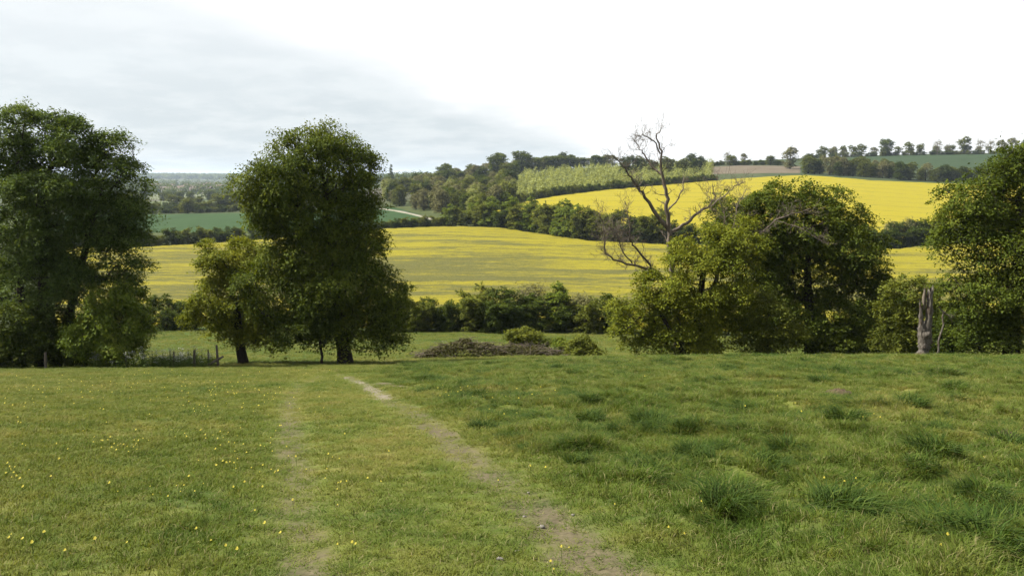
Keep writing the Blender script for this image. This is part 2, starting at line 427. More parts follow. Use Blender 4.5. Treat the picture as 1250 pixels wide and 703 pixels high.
def mat_rape(name, thin, rot, lo=(0.180, 0.168, 0.024), hi=(0.305, 0.268, 0.020)):
    t = NT(name)
    a = t.noise(0.9, 5, 0.65, (0.02, 0.12, 0.05), rot); b = t.noise(1.0, 6, 0.75, (0.13, 0.95, 0.1), rot); c = t.noise(2.2, 4, 0.7)
    col = t.ramp(t.math('ADD', t.math('MULTIPLY', b, 0.6), t.math('MULTIPLY', c, 0.4)), [(0.36, lo), (0.56, hi)])
    green = t.ramp(c, [(0.35, (0.060, 0.068, 0.026)), (0.65, (0.125, 0.125, 0.046))])
    m_ = t.math('ADD', t.math('MULTIPLY', a, 0.5), t.math('MULTIPLY', b, 0.5))
    m_ = t.math('ADD', m_, t.math('MULTIPLY', t.math('SUBTRACT', t.attr('thin'), 0.5), 0.075))
    col = t.mix(t.math('MULTIPLY', t.ss(m_, 0.525 - thin * 0.08, 0.575 - thin * 0.08), min(1, 0.25 + thin)), col, green)
    # tramlines left by the sprayer
    g_ = t.n('ShaderNodeNewGeometry'); mp = t.n('ShaderNodeMapping'); mp.inputs['Rotation'].default_value = (0, 0, rot + 0.35); t.l(g_.outputs['Position'], mp.inputs[0])
    wv = t.n('ShaderNodeTexWave', wave_type='BANDS', bands_direction='Y'); wv.inputs['Scale'].default_value = 0.013; wv.inputs['Distortion'].default_value = 0.6; wv.inputs['Detail'].default_value = 1; t.l(mp.outputs[0], wv.inputs[0])
    col = t.mix(t.math('MULTIPLY', t.ss(wv.outputs['Fac'], 0.985, 0.998), 0.6), col, (0.0637, 0.0637, 0.0196))
    return t.out(t.principled(col, 0.95, 0.05, t.bump(t.noise(1.2, 5, 0.7), 0.9, 0.5)))
def mat_crop(name, a, b, scale=0.08):
    t = NT(name); n = t.noise(scale, 5, 0.6, (1, 1, 1))
    return t.out(t.principled(t.ramp(n, [(0.35, a), (0.65, b)]), 0.95, 0.1, t.bump(t.noise(1.0, 4), 0.5, 0.2)))
F1_FAR = [(60,241),(180,245),(300,265),(450,291),(560,300),(600,297),(640,285),(720,259),(810,250),(950,245),(1100,241),(1160,251),(1350,256)]
def f1far(px): return float(np.interp(px, [p for p, _ in F1_FAR], [y for _, y in F1_FAR]))
field('rapeseed_field', [(p, 98, y) for p, y in F1_FAR], 0.9, mat_rape('rape_thin_flower', 0.6, 0.0), 300, 190, thin=[(-18, 190, 40, 42), (14, 168, 40, 34), (-50, 150, 30, 30), (60, 150, 40, 26), (-80, 200, 24, 40)])
F2 = [(588, f1far(588) + 40, 350),(630, f1far(630) + 16, 402),(750, f1far(750) + 12, 460),(860, f1far(860) + 12, 515),(980, f1far(980) + 12, 572),(1060, f1far(1060) + 12, 543),(1155, f1far(1155) + 12, 538),(1350, f1far(1350) + 12, 540)]
field('rapeseed_field', F2, 0.9, mat_rape('rape_full_flower', 0.05, -0.15, (0.265, 0.232, 0.022), (0.345, 0.298, 0.020)), 300, 150)
field('wheat_field', [(60,330,482),(300,334,484),(440,338,484),(478,330,474),(540,324,334)], 0.3, mat_crop('young_wheat', (0.018, 0.052, 0.009), (0.026, 0.066, 0.012)), 120, 60)
field('wheat_field', [(985,690,700),(1040,700,845),(1120,690,852),(1200,690,852),(1400,690,852)], 0.3, mat_crop('upland_wheat', (0.024, 0.048, 0.016), (0.032, 0.060, 0.020)), 90, 40)
field('ploughed_field', [(855,588,700),(900,592,720),(975,604,700)], 0.2, mat_crop('bare_soil', (0.115, 0.092, 0.062), (0.155, 0.128, 0.090)), 60, 30)
field('grass_field', [(60,640,880),(300,640,900),(380,640,820)], 0.3, mat_crop('pale_ley', (0.085, 0.115, 0.040), (0.11, 0.135, 0.052)), 60, 40)
field('grass_field', [(60,1000,1250),(300,1000,1300),(420,1000,1200)], 0.3, mat_crop('far_ley', (0.11, 0.13, 0.065), (0.14, 0.155, 0.08)), 50, 30)
def strip(name, pix, w, lift, mat):
    P = np.array(gpoly(pix)); t = np.linspace(0, len(P) - 1, 60); X = np.interp(t, range(len(P)), P[:, 0]); Y = np.interp(t, range(len(P)), P[:, 1])
    dX = np.gradient(X); dY = np.gradient(Y); L = np.hypot(dX, dY); nx, ny = -dY / L, dX / L
    v = []
    for s_, zo in ((-0.55, -0.3), (-0.5, lift), (0.5, lift), (0.55, -0.3)):
        wv = w * (1 + 0.35 * fbm(t * 1.7, t * 0, 6, 3))
        x = X + nx * s_ * wv; y = Y + ny * s_ * wv; v.append(np.stack([x, y, Hbase(x, y) + zo], -1))
    v = np.stack(v, 1); n = len(t)
    f = [(4 * i + k, 4 * i + k + 1, 4 * i + k + 5, 4 * i + k + 4) for i in range(n - 1) for k in range(3)]
    o = obj(name, mesh(name, v.reshape(-1, 3), f, mat, smooth=False)); o['kind'] = 'structure'
strip('chalk_path', [(464,255.5),(488,259),(514,265),(545,273)], 2.4, 0.5, mat_crop('chalk_dust', (0.20, 0.19, 0.14), (0.28, 0.27, 0.22), 0.5))

# ------------------------------------------------------------------ tree builder
def leaves(c, axis, nrm, L, Wd, tint):
    """rhombic leaf faces; arrays of centre, long axis, normal, length, width"""
    s = np.cross(nrm, axis); s /= np.linalg.norm(s, axis=1, keepdims=True) + 1e-9
    a = axis * (L / 2)[:, None]; b = s * (Wd / 2)[:, None]
    fold = nrm * (Wd * 0.18)[:, None]
    v = np.stack([c - a, c + b + fold - a * 0.1, c + a, c - b + fold - a * 0.1], 1).reshape(-1, 3)
    f = np.arange(len(c) * 4).reshape(-1, 4)
    return v, f, np.repeat(tint, 4)
def unit(v): return v / (np.linalg.norm(v, axis=-1, keepdims=True) + 1e-9)

def tubes(chains, sides_for):
    VV, FF = [], []; off = 0
    for P, R in chains:
        n = len(P)
        if n < 2: continue
        k = sides_for(R.max())
        T = np.gradient(P, axis=0); T = unit(T)
        ref = np.array([0.0, 1.0, 0.0]) if abs(T[:, 1]).mean() < 0.8 else np.array([1.0, 0.0, 0.0])
        A = unit(np.cross(T, ref)); B = np.cross(T, A)
        an = np.arange(k) / k * 2 * math.pi
        ring = P[:, None, :] + R[:, None, None] * (np.cos(an)[None, :, None] * A[:, None, :] + np.sin(an)[None, :, None] * B[:, None, :])
        VV.append(ring.reshape(-1, 3))
        i, j = np.meshgrid(np.arange(n - 1), np.arange(k), indexing='ij')
        FF.append((np.stack([i * k + j, i * k + (j + 1) % k, (i + 1) * k + (j + 1) % k, (i + 1) * k + j], -1).reshape(-1, 4)) + off)
        off += n * k
    return np.concatenate(VV), np.concatenate(FF)

def grow(trunk, clusters, r_base, r_tip, rng, exp=2.3, lift=0.14, flare=1.35):
    """branches that reach every leaf spray from the trunk; returns tube chains"""
    N = [tuple(p) for p in trunk]; par = [-1] + list(range(len(trunk) - 1))
    cap = len(trunk) + len(clusters) * 8; A = np.zeros((cap, 3)); A[:len(N)] = trunk; n = len(N)
    lo = 1 + int(len(trunk) * 0.12)
    td = np.min(np.linalg.norm(clusters[:, None, :] - np.asarray(trunk)[None, :, :], axis=2), axis=1)
    for ci in np.argsort(td):
        c = clusters[ci]
        d = A[lo:n] - c
        hd = np.hypot(d[:, 0], d[:, 1])
        m = np.linalg.norm(d, axis=1) + 0.55 * np.maximum(0, d[:, 2] + 0.3 * hd)
        p = lo + int(np.argmin(m)); a = A[p].copy()
        L = np.linalg.norm(c - a); k = int(np.clip(L / 0.6, 1, 6))
        for s in range(1, k + 1):
            t = s / k; pt = a + (c - a) * t + np.array([0, 0, lift * L * 4 * t * (1 - t) * 0.5])
            if s < k: pt = pt + rng.normal(0, 0.05 * L / k + 0.02, 3)
            A[n] = pt; par.append(p if s == 1 else n - 1); n += 1
    par = np.array(par); acc = np.zeros(n); kids = [[] for _ in range(n)]
    for i in range(n - 1, 0, -1):
        if acc[i] == 0: acc[i] = r_tip ** exp
        acc[par[i]] += acc[i]; kids[par[i]].append(i)
    R = acc ** (1 / exp)
    sc = r_base / R[0]
    if sc > 1: R = R * (1 + (sc - 1) * np.clip((R / R[0]), 0, 1) ** 0.8)
    else: R = np.maximum(R * sc, r_tip)
    z0 = trunk[0][2]; hgt = max(p[2] for p in trunk) - z0
    for i in range(len(trunk)): R[i] *= 1 + (flare - 1) * math.exp(-(trunk[i][2] - z0) / (0.05 * hgt + 0.1))
    chains = []; stack = [0]
    while stack:
        s = stack.pop(); ch = [] if par[s] < 0 else [par[s]]
        i = s
        while True:
            ch.append(i)
            if not kids[i]: break
            ks = sorted(kids[i], key=lambda q_: -R[q_]); stack.extend(ks[1:]); i = ks[0]
        r = R[ch].copy()
        if par[s] >= 0: r[0] = r[1]
        r[-1] *= 0.5
        chains.append((A[ch], r))
    return chains

def crown_mesh(name, ells, n_leaf, leaf, csize, mat, rng, flat=0.4, droop=0.1, per=55, shell=3.0, up=0.9, ragged=0.16, sparse_in=0.35, aspect=0.6, lobe=None, lobes=1.7, fill=0.16, shoots=0.18):
    """ells: (cx,cy,cz,rx,ry,rz[,weight]) in metres. Returns leaf mesh and spray centres."""
    ells = [tuple(e) + ((1.0,) if len(e) == 6 else ()) for e in ells]
    area = np.array([((e[3] * e[4]) ** 1.6 + (e[3] * e[5]) ** 1.6 + (e[4] * e[5]) ** 1.6) ** (1 / 1.6) * e[6] for e in ells])
    nc_ = max(8, int(n_leaf / per)); cnt = np.maximum(1, (area / area.sum() * nc_)).astype(int)
    cen, outw = [], []
    for e, k in zip(ells, cnt):
        ra = np.array(e[3:6])
        if lobe:                                        # boughs: leafy pads with gaps between them
            nb = max(4, int(lobes * ra[0] * ra[2] / (lobe * lobe) * 1.6))
            bd = unit(rng.normal(size=(nb, 3)) * np.array([1, 1, 0.9])); br = 0.35 + 0.5 * rng.random(nb) ** 0.5
            bc = bd * br[:, None] * ra; bs = lobe * rng.uniform(0.6, 1.25, nb)
            w_ = bs ** 2; own = rng.choice(nb, k, p=w_ / w_.sum())
            dd = rng.normal(size=(k, 3)); dd[:, 2] = np.where(rng.random(k) < 0.78, np.abs(dd[:, 2]), -np.abs(dd[:, 2])) + 0.15; dd = unit(dd + 0.45 * bd[own])
            p = bc[own] + dd * (bs[own] * (0.55 + 0.45 * rng.random(k)))[:, None] * np.array([1.15, 1.15, 0.72])
            q_ = np.linalg.norm(p / ra, axis=1); lim = 0.92 + ragged * 1.7 * rng.random(k) ** 2
            p = p * np.minimum(1, lim / np.maximum(q_, 1e-6))[:, None] + np.array(e[:3])
            d = unit(dd + 0.5 * bd[own])
            u_ = rng.random(k) < fill                   # inner twigs that close the gaps
            du = unit(rng.normal(size=(k, 3))); pu = du * (0.3 + 0.62 * rng.random(k) ** 0.5)[:, None] * ra + np.array(e[:3])
            sh_ = rng.random(k) < shoots; p = np.where(sh_[:, None], (p - np.array(e[:3])) * (1 + 0.22 * rng.random(k))[:, None] + np.array(e[:3]) + np.array([0, 0, 0.12]) * lobe, p)
            p = np.where(u_[:, None], pu, p); d = np.where(u_[:, None], du, d)
        else:
            d = unit(rng.normal(size=(k, 3))); r = sparse_in + (1 - sparse_in) * rng.random(k) ** (1 / shell)
            s1 = rng.random() * 50
            bump_ = 1 + ragged * 2 * fbm(d[:, 0] * 2.2 + s1, d[:, 1] * 2.2 + d[:, 2] * 1.7 + s1, 3, 3)
            p = d * (r * bump_)[:, None] * ra + np.array(e[:3])
        cen.append(p); outw.append(d)
    cen = np.concatenate(cen); outw = np.concatenate(outw)
    nl = per; K = len(cen)
    size = csize * (0.65 + 0.7 * rng.random(K))
    ax_n = unit(outw * (1 - up) * 1.2 + np.array([0, 0, 1.0]) * up + rng.normal(0, 0.22, (K, 3)))     # spray plane normal
    ax_o = unit(outw - ax_n * (outw * ax_n).sum(1, keepdims=True) + rng.normal(0, 0.15, (K, 3)))      # outward axis in plane
    ax_o = unit(ax_o - np.array([0, 0, droop]))
    ax_s = np.cross(ax_n, ax_o)
    u = np.clip(rng.normal(0, 0.5, (K, nl)), -0.8, 0.8); v = np.clip(rng.normal(0, 0.42, (K, nl)), -0.7, 0.7); w = rng.normal(0, 0.42 * flat, (K, nl)) - 0.18 * (u * u + v * v) * droop * 4
    P = cen[:, None, :] + size[:, None, None] * (u[..., None] * ax_o[:, None, :] * 1.25 + v[..., None] * ax_s[:, None, :] + w[..., None] * ax_n[:, None, :])
    P = P.reshape(-1, 3); n = len(P)
    nn = unit(np.repeat(ax_n, nl, 0) + rng.normal(0, 0.55, (n, 3)))
    la = unit(np.repeat(ax_o, nl, 0) * 0.8 + rng.normal(0, 0.7, (n, 3))); la = unit(la - nn * (la * nn).sum(1, keepdims=True))
    L = leaf * (0.6 + 0.8 * rng.random(n))
    tint = np.clip(0.45 + np.repeat(rng.normal(0, 0.17, K), nl) + rng.normal(0, 0.13, n) + 0.25 * fbm(P[:, 0] * 0.35, P[:, 2] * 0.35 + P[:, 1] * 0.3, 17, 2), 0, 1)
    vv, ff, tt = leaves(P, la, nn, L, L * aspect, tint)
    return mesh(name, vv, ff, mat, {'tint': tt}), cen

def trunk_pts(base, top, n, wob, rng):
    t = np.linspace(0, 1, n)[:, None]
    p = np.array(base)[None] * (1 - t) + np.array(top)[None] * t
    w = np.cumsum(rng.normal(0, wob, (n, 3)), 0) * np.array([1, 1, 0.2]); w -= w[:1]
    return p + w * (t ** 0.5)
def sides(r): return 9 if r > 0.12 else (6 if r > 0.05 else (4 if r > 0.02 else 3))

def build_tree(name, label, cat, loc, ells, n_leaf, leaf, csize, mat, trunk_top, r_base, seed, group=None, bark='bark', stems=None, r_tip=0.012, wob=0.06, parts=('trunk', 'crown'), **kw):
    rng = np.random.default_rng(seed)
    t = thing(name, label, cat, loc, group)
    cm, cen = crown_mesh(parts[1], ells, n_leaf, leaf, csize, M[mat], rng, **kw)
    chains = []
    stems = stems or [((0, 0, -0.25), trunk_top, r_base)]
    mids = [np.array(s[1]) * 0.6 + np.array(s[0]) * 0.4 for s in stems]
    own = np.argmin([np.linalg.norm(cen - m, axis=1) for m in mids], axis=0)
    for k, (b, tp, r) in enumerate(stems):
        cl = cen[own == k]
        if len(cl) == 0: cl = cen[:3]
        chains += grow(trunk_pts(b, tp, 14, wob, rng), cl, r, r_tip, rng)
    v, f = tubes(chains, sides)
    obj(parts[0], mesh(parts[0], v, f, M[bark], smooth=True), t)
    obj(parts[1], cm, t)
    return t
def px_tree(name, label, cat, Y, base_px, ell_px, n_leaf, leaf, csize, mat, top_px, r_base, seed, depth=0.9, stems_px=None, **kw):
    """crown lobes measured on the photograph, turned into metres at the tree's own distance"""
    rng = np.random.default_rng(seed + 500)
    b = at(base_px, 440, Y); bz = hz(b[0], Y); loc = np.array([b[0], Y, bz])
    s = Y / F; E = []
    for e in ell_px:
        c = at(e[0], e[1], Y) - loc; rx, rz_ = e[2] * s, e[3] * s; ry = depth * (0.65 * rx + 0.35 * rz_)
        dy = (e[5] * s if len(e) > 5 else rng.uniform(-0.35, 0.35) * ry)
        E.append((c[0], dy, c[2], rx, ry, rz_, e[4] if len(e) > 4 else 1.0))
    tp = at(*top_px, Y) - loc; tp[1] = 0
    st = None
    if stems_px:
        st = []
        for bpx, tpp, r, dy in stems_px:
            bb = at(bpx, 440, Y) - loc; tt = at(*tpp, Y) - loc
            st.append(((bb[0], dy, -0.25), (tt[0], dy * 0.6, tt[2]), r))
    return build_tree(name, label, cat, loc, E, n_leaf, leaf, csize, mat, tuple(tp), r_base, seed, stems=st, **kw)

# ------------------------------------------------------------------ trees at the foot of the pasture
px_tree('tree', 'tall domed olive green tree with dark low branches, beside the bend of the track', 'tree', 50, 422,
    [(388,205,78,48,1.2),(346,230,50,52,1.5),(420,225,42,60),(385,180,46,24),(440,205,18,26,0.5),(385,262,74,44),(425,292,46,52),(372,312,42,44,0.9),(412,342,66,46),(400,318,60,46),(385,350,56,40),(338,268,36,34),(340,322,32,34),(446,312,30,48),(470,352,26,34),(318,352,30,34,0.8),(455,375,42,44),(395,395,56,34),(440,404,52,28),(478,400,22,30),(345,372,34,40,0.8),(352,405,34,24,0.7)],
    165000, 0.14, 0.58, 'beech', (392,190), 0.40, 101, per=42, ragged=0.2, up=0.6, lobe=0.95, lobes=2.4, fill=0.34)
px_tree('tree', 'small spreading tree on a stout short trunk beside the fallen rail', 'tree', 52, 297,
    [(282,308,40,16),(262,330,26,24),(308,326,36,28),(285,355,34,26,0.7),(255,378,36,20,0.9),(300,385,48,30),(282,412,40,18),(322,410,36,24),(262,350,18,14,0.6)],
    52000, 0.13, 0.48, 'oak', (285,330), 0.30, 102, per=38, ragged=0.22, up=0.65, lobe=0.75, lobes=1.3, fill=0.12)
px_tree('slender_tree', 'slender young trunk standing between the domed tree and the small spreading tree', 'tree', 49, 393,
    [(388,385,26,24),(376,402,22,16),(404,398,20,18)], 9000, 0.13, 0.42, 'dark', (390,380), 0.075, 103, per=40)
px_tree('tree', 'large feathery tree with arching sprays and dark many-stemmed base, beside the light green bush', 'tree', 47, 48,
    [(36,164,58,28),(84,178,46,30),(112,188,44,34),(138,196,34,34),(152,238,24,44),(70,222,74,42),(120,262,52,50),(30,250,60,60),(80,300,74,46),(140,312,34,46),(50,345,70,44),(112,352,44,34),(20,310,46,44),(160,352,16,30,0.7),(12,200,40,42)],
    140000, 0.16, 0.6, 'feather', (52,215), 0.36, 104, per=46, ragged=0.26, up=0.75, flat=0.32, droop=0.2, aspect=0.42, lobe=0.8, lobes=1.15, fill=0.14, shoots=0.35,
    stems_px=[(48,(55,210),0.26,0.0),(62,(118,230),0.2,0.5),(30,(20,230),0.2,-0.4),(70,(95,300),0.12,0.9)])
px_tree('tree', 'dense dark tree crowded behind the large feathery tree', 'tree', 53, -60,
    [(-60,270,60,40),(-40,310,74,46),(-70,350,90,50),(-20,370,60,46),(-110,330,60,60)],
    45000, 0.19, 0.7, 'dark', (-60,280), 0.35, 105, per=50)
px_tree('bush', 'light green bushy maple with upright shoots in front of the dark thicket', 'bush', 45.5, 138,
    [(150,382,30,40),(165,402,22,34),(125,402,34,34),(100,420,30,24),(150,425,36,20),(132,372,20,22,0.7),(160,362,13,22,0.6)],
    30000, 0.13, 0.42, 'maple', (146,372), 0.07, 106, per=36, ragged=0.26, up=0.5, lobe=0.5, stems_px=[(140,(150,360),0.06,0),(150,(165,380),0.05,0.3),(125,(120,390),0.05,-0.3)], parts=('stem', 'foliage'))
for i, (bx_, e, Y) in enumerate([(12, [(10,405,40,42),(-10,425,40,28),(35,420,32,28)], 45.3), (70, [(70,415,38,34),(92,425,30,24),(52,400,26,34)], 46.6), (-60, [(-60,400,50,46),(-40,420,40,30)], 46)]):
    px_tree('shrub', ['dark elder shrub at the foot of the feathery tree', 'dark shrub tucked between the feathery tree and the light green bush', 'dark shrub under the dense dark tree'][i], 'shrub', Y, bx_, e, 16000, 0.15, 0.45, 'dark', (bx_, 400), 0.06, 110 + i, per=40, parts=('stem', 'foliage'))

px_tree('oak_tree', 'yellow green oak in fresh leaf with lobed low crown, under the bare dead tree', 'tree', 51, 848,
    [(862,306,40,30),(842,330,40,26),(900,305,34,38),(812,352,42,22),(782,376,38,22),(770,398,30,20),(850,362,50,30),(898,335,30,34),(815,398,44,28),(865,398,56,34),(905,375,34,36),(800,425,34,14),(850,425,46,16),(772,424,14,10,0.6)],
    90000, 0.13, 0.48, 'oak', (856,320), 0.34, 120, per=40, ragged=0.24, up=0.65, lobe=0.8, lobes=1.35, fill=0.1, stems_px=[(850,(860,315),0.24,0.2),(838,(800,365),0.18,-0.5),(858,(900,345),0.16,0.6)])
px_tree('beech_tree', 'broad dark green beech with layered branches reaching the ground, behind the yellow green oak', 'tree', 60, 990,
    [(950,252,46,26),(1000,252,40,30),(1040,268,30,30),(970,285,70,38),(1030,300,52,34),(925,285,40,36),(1065,335,26,34),(990,335,80,42),(1050,370,42,44),(985,390,90,40),(930,350,40,50),(1030,415,62,26),(1078,395,22,34),(903,268,34,34),(890,300,30,40)],
    135000, 0.165, 0.62, 'beech', (985,270), 0.42, 121, per=44, ragged=0.22, up=0.75, flat=0.3, lobe=1.0, lobes=2.6, fill=0.36)
px_tree('bush', 'rounded mid green bush in front of the broad dark beech', 'bush', 50.5, 937,
    [(935,390,30,30),(950,412,32,24),(915,412,32,24),(938,372,16,16,0.7)], 20000, 0.13, 0.42, 'hedge', (936,385), 0.07, 122, per=36, ragged=0.22, lobe=0.55, parts=('stem', 'foliage'))
px_tree('tree', 'big dark green tree with rounded crown, beside the forked dead stump', 'tree', 46, 1235,
    [(1240,205,46,34),(1205,245,50,44),(1255,240,50,60),(1185,295,38,46),(1240,310,60,54),(1175,350,26,30,0.8),(1205,365,44,40),(1270,360,60,56),(1200,408,40,26),(1290,280,50,80),(1240,410,54,24)],
    105000, 0.135, 0.58, 'beech', (1240,230), 0.4, 123, per=44, ragged=0.22, up=0.7, lobe=0.9, lobes=2.2, fill=0.3)
px_tree('bush', 'round olive bush behind the forked dead stump', 'bush', 54, 1108,
    [(1105,362,28,30),(1088,395,28,34),(1125,392,28,30),(1105,420,40,20)], 20000, 0.15, 0.45, 'hedge', (1106,370), 0.08, 124, per=36, lobe=0.6, parts=('stem', 'foliage'))
px_tree('bush', 'dark bush between the forked dead stump and the big dark tree', 'bush', 49.5, 1172,
    [(1165,405,24,26),(1185,400,26,34),(1150,422,22,14)], 14000, 0.13, 0.42, 'dark', (1170,395), 0.06, 125, per=40, parts=('stem', 'foliage'))

# ------------------------------------------------------------------ dead wood
def bare_limb(name, pts_px, Y, loc, r0, r1, parent, mat, rng, dyend=0.0, twigs=10, tl=1.0):
    P = np.array([at(p[0], p[1], Y) - loc for p in pts_px]); n = len(P)
    P[:, 1] = np.linspace(0, dyend, n)
    t = np.linspace(0, n - 1, (n - 1) * 4 + 1)
    Q = np.stack([np.interp(t, range(n), P[:, k]) for k in range(3)], 1)
    Q[1:-1] += rng.normal(0, 0.035, (len(Q) - 2, 3))
    R = np.linspace(r0, r1, len(Q))
    chains = [(Q, R)]
    def twig(a, d, L, r, depth):
        k = 5; pts = [a]; dd = d.copy()
        for _ in range(k):
            dd = unit(dd + rng.normal(0, 0.28, 3) + np.array([0, 0, 0.06])); pts.append(pts[-1] + dd * L / k)
        pts = np.array(pts); chains.append((pts, np.linspace(r, max(r * 0.4, 0.005), k + 1)))
        if depth > 0:
            for _ in range(3):
                i = rng.integers(1, k + 1); twig(pts[i], unit(dd + rng.normal(0, 0.75, 3)), L * rng.uniform(0.4, 0.7), max(r * 0.6, 0.006), depth - 1)
    for _ in range(int(twigs * 1.6)):
        i = int((0.25 + 0.75 * rng.random() ** 0.7) * (len(Q) - 1)); i = min(max(i, 1), len(Q) - 1)
        d = unit(unit(Q[i] - Q[i - 1]) * 0.6 + rng.normal(0, 0.7, 3) + np.array([0, 0, 0.25]))
        twig(Q[i], d, tl * rng.uniform(0.5, 1.2), max(R[i] * 0.3, 0.0095), 2)
    v, f = tubes(chains, sides)
    return obj(name, mesh(name, v, f, M[mat], smooth=True), parent)
rng = np.random.default_rng(77)
Yd = 54.0; b = at(828, 440, Yd); loc = np.array([b[0], Yd, hz(b[0], Yd)])
dt = thing('dead_tree', 'tall bare dead tree with twisted brown limbs above the yellow green oak', 'tree', loc)
dtr = bare_limb('trunk', [(828,450),(826,400),(822,350),(818,312),(817,283),(813,256),(812,232),(806,208),(806,186),(801,168),(806,156)], Yd, loc, 0.22, 0.022, dt, 'deadwood', rng, -0.4, 14, 0.9)
for pts, r0, dy, tw, tl in [
    ([(817,282),(798,258),(783,235),(772,222),(757,203),(745,190)], 0.14, -1.2, 16, 1.1),
    ([(808,213),(798,205),(790,192),(783,182),(775,168)], 0.075, 0.9, 12, 0.8),
    ([(818,284),(840,272),(853,260),(868,252),(876,240),(873,226)], 0.12, 0.8, 18, 1.3),
    ([(814,258),(828,245),(836,230),(838,215)], 0.06, 1.0, 8, 0.8),
    ([(806,188),(798,172),(785,166),(777,167)], 0.05, -0.5, 12, 0.7),
    ([(868,252),(884,240),(898,228),(912,222)], 0.05, 0.4, 12, 1.0),
    ([(822,345),(806,336),(796,328),(788,318),(775,303),(767,292),(765,270),(759,245)], 0.11, -1.4, 24, 0.9),
    ([(800,332),(790,328),(772,322),(752,318),(737,308),(735,290),(733,272),(724,256)], 0.09, -2.0, 40, 1.0),
    ([(772,322),(758,305),(752,288),(746,270)], 0.045, -1.5, 20, 0.8)]:
    bare_limb('limb', pts, Yd, loc, r0, 0.02, dtr, 'deadwood', rng, dy, tw, tl)
Y2 = 52.3; b = at(862, 440, Y2); loc2 = np.array([b[0], Y2, hz(b[0], Y2)])
dt2 = thing('dead_tree', 'pale leaning dead tree with forked silvery limb in front of the broad dark beech', 'tree', loc2)
dtr2 = bare_limb('trunk', [(860,450),(862,400),(868,360),(880,322),(892,302)], Y2, loc2, 0.19, 0.10, dt2, 'deadwood', rng, 0.0, 2, 0.7)
for pts, r0, dy, tw, tl in [
    ([(892,302),(910,294),(928,284),(945,268),(962,260),(984,254)], 0.095, -0.8, 14, 1.0),
    ([(892,302),(897,272),(901,250),(912,232)], 0.055, 0.3, 10, 0.9),
    ([(894,300),(912,291),(922,282),(933,281)], 0.045, -0.9, 5, 0.6),
    ([(945,268),(965,275),(985,283),(999,296)], 0.035, -0.8, 10, 0.7),
    ([(890,304),(884,284),(886,262),(880,245)], 0.04, 0.4, 8, 0.9)]:
    bare_limb('limb', pts, Y2, loc2, r0, 0.018, dtr2, 'deadwood', rng, dy, tw, tl)
# forked dead stump
Y3 = 43.5; b = at(1128, 440, Y3); loc3 = np.array([b[0], Y3, hz(b[0], Y3)])
st = thing('dead_stump', 'forked silvery dead tree stump at the edge of the rough pasture', 'stump', loc3)
def stump_part(name, pts, rad, mat='greywood', jag=0.0):
    P = np.array([at(p[0], p[1], Y3) - loc3 for p in pts]); P[:, 1] = 0; n = len(P)
    t = np.linspace(0, n - 1, (n - 1) * 5 + 1)
    Q = np.stack([np.interp(t, range(n), P[:, k]) for k in range(3)], 1); R = np.interp(t, range(n), rad)
    R = R * (1 + 0.10 * rng.normal(size=len(R)))
    v, f = tubes([(Q, R)], lambda r: 12)
    th = np.arange(len(v)) % 12
    rad_n = fbm(th * 1.3, (np.arange(len(v)) // 12) * 0.35, 5, 3)
    cen = np.repeat(Q, 12, 0); v = cen + (v - cen) * (1 + 0.45 * rad_n + 0.12 * np.sin(th * 2.6 + 1.0))[:, None]
    if jag: v[-12:, 2] += rng.uniform(-jag, jag, 12)
    return obj(name, mesh(name, v, f, M[mat], smooth=True), st)
stump_part('trunk', [(1127,445),(1127,434),(1128,420),(1129,404),(1129,400)], [0.36, 0.335, 0.32, 0.29, 0.22])
stump_part('fork', [(1130,420),(1132,402),(1134,385),(1135,368),(1136,353)], [0.22, 0.20, 0.16, 0.14, 0.12], jag=0.3)
stump_part('fork', [(1126,420),(1125,402),(1124,390),(1124,378),(1123,366)], [0.20, 0.17, 0.11, 0.07, 0.04], jag=0.2)
stump_part('splintered_top', [(1128,378),(1128,365),(1129,352)], [0.05, 0.09, 0.05], 'deadwood', 0.1)
b = at(1148, 440, 44.5); loc4 = np.array([b[0], 44.5, hz(b[0], 44.5)])
db = thing('dead_branch', 'thin crooked dead branch leaning beside the forked dead stump', 'branch', loc4)
Y3b = 44.5
bare_limb('stem', [(1144,440),(1147,415),(1150,400),(1152,382),(1146,374)], Y3b, loc4, 0.06, 0.04, db, 'greywood', rng, 0.0, 0)
bare_limb('side_branch', [(1151,381),(1157,384),(1162,393)], Y3b, loc4, 0.055, 0.025, db, 'greywood', rng, 0.0, 2, 0.4)

# ------------------------------------------------------------------ shrub and tree kinds for hedges, woods and ridges
PROTO = {}
def kind(key, name, ells, n_leaf, leaf, csize, mat, top, r, seed, parts=('stem', 'foliage'), **kw):
    PROTO[key] = dict(root=None, args=(name, ells, n_leaf, leaf, csize, mat, top, r, seed), kw=dict(parts=parts, **kw))
def place(key, loc, rz, s, label, cat, group, sz=None, name=None):
    p = PROTO[key]
    if p['root'] is None:
        n_, e, nl, lf, cs, mt, top, r, sd = p['args']
        p['root'] = build_tree(n_, label, cat, (0, 0, 0), e, nl, lf, cs, mt, top, r, sd, group, **p['kw'])
        o = p['root']; o.location = tuple(float(v) for v in loc); o.rotation_euler = (0, 0, rz); o.scale = (s, s, sz or s)
    else:
        o = copy_tree(p['root'], loc, rz, s, label, group, sz)
    o['category'] = cat
    if name: o.name = name
    return o
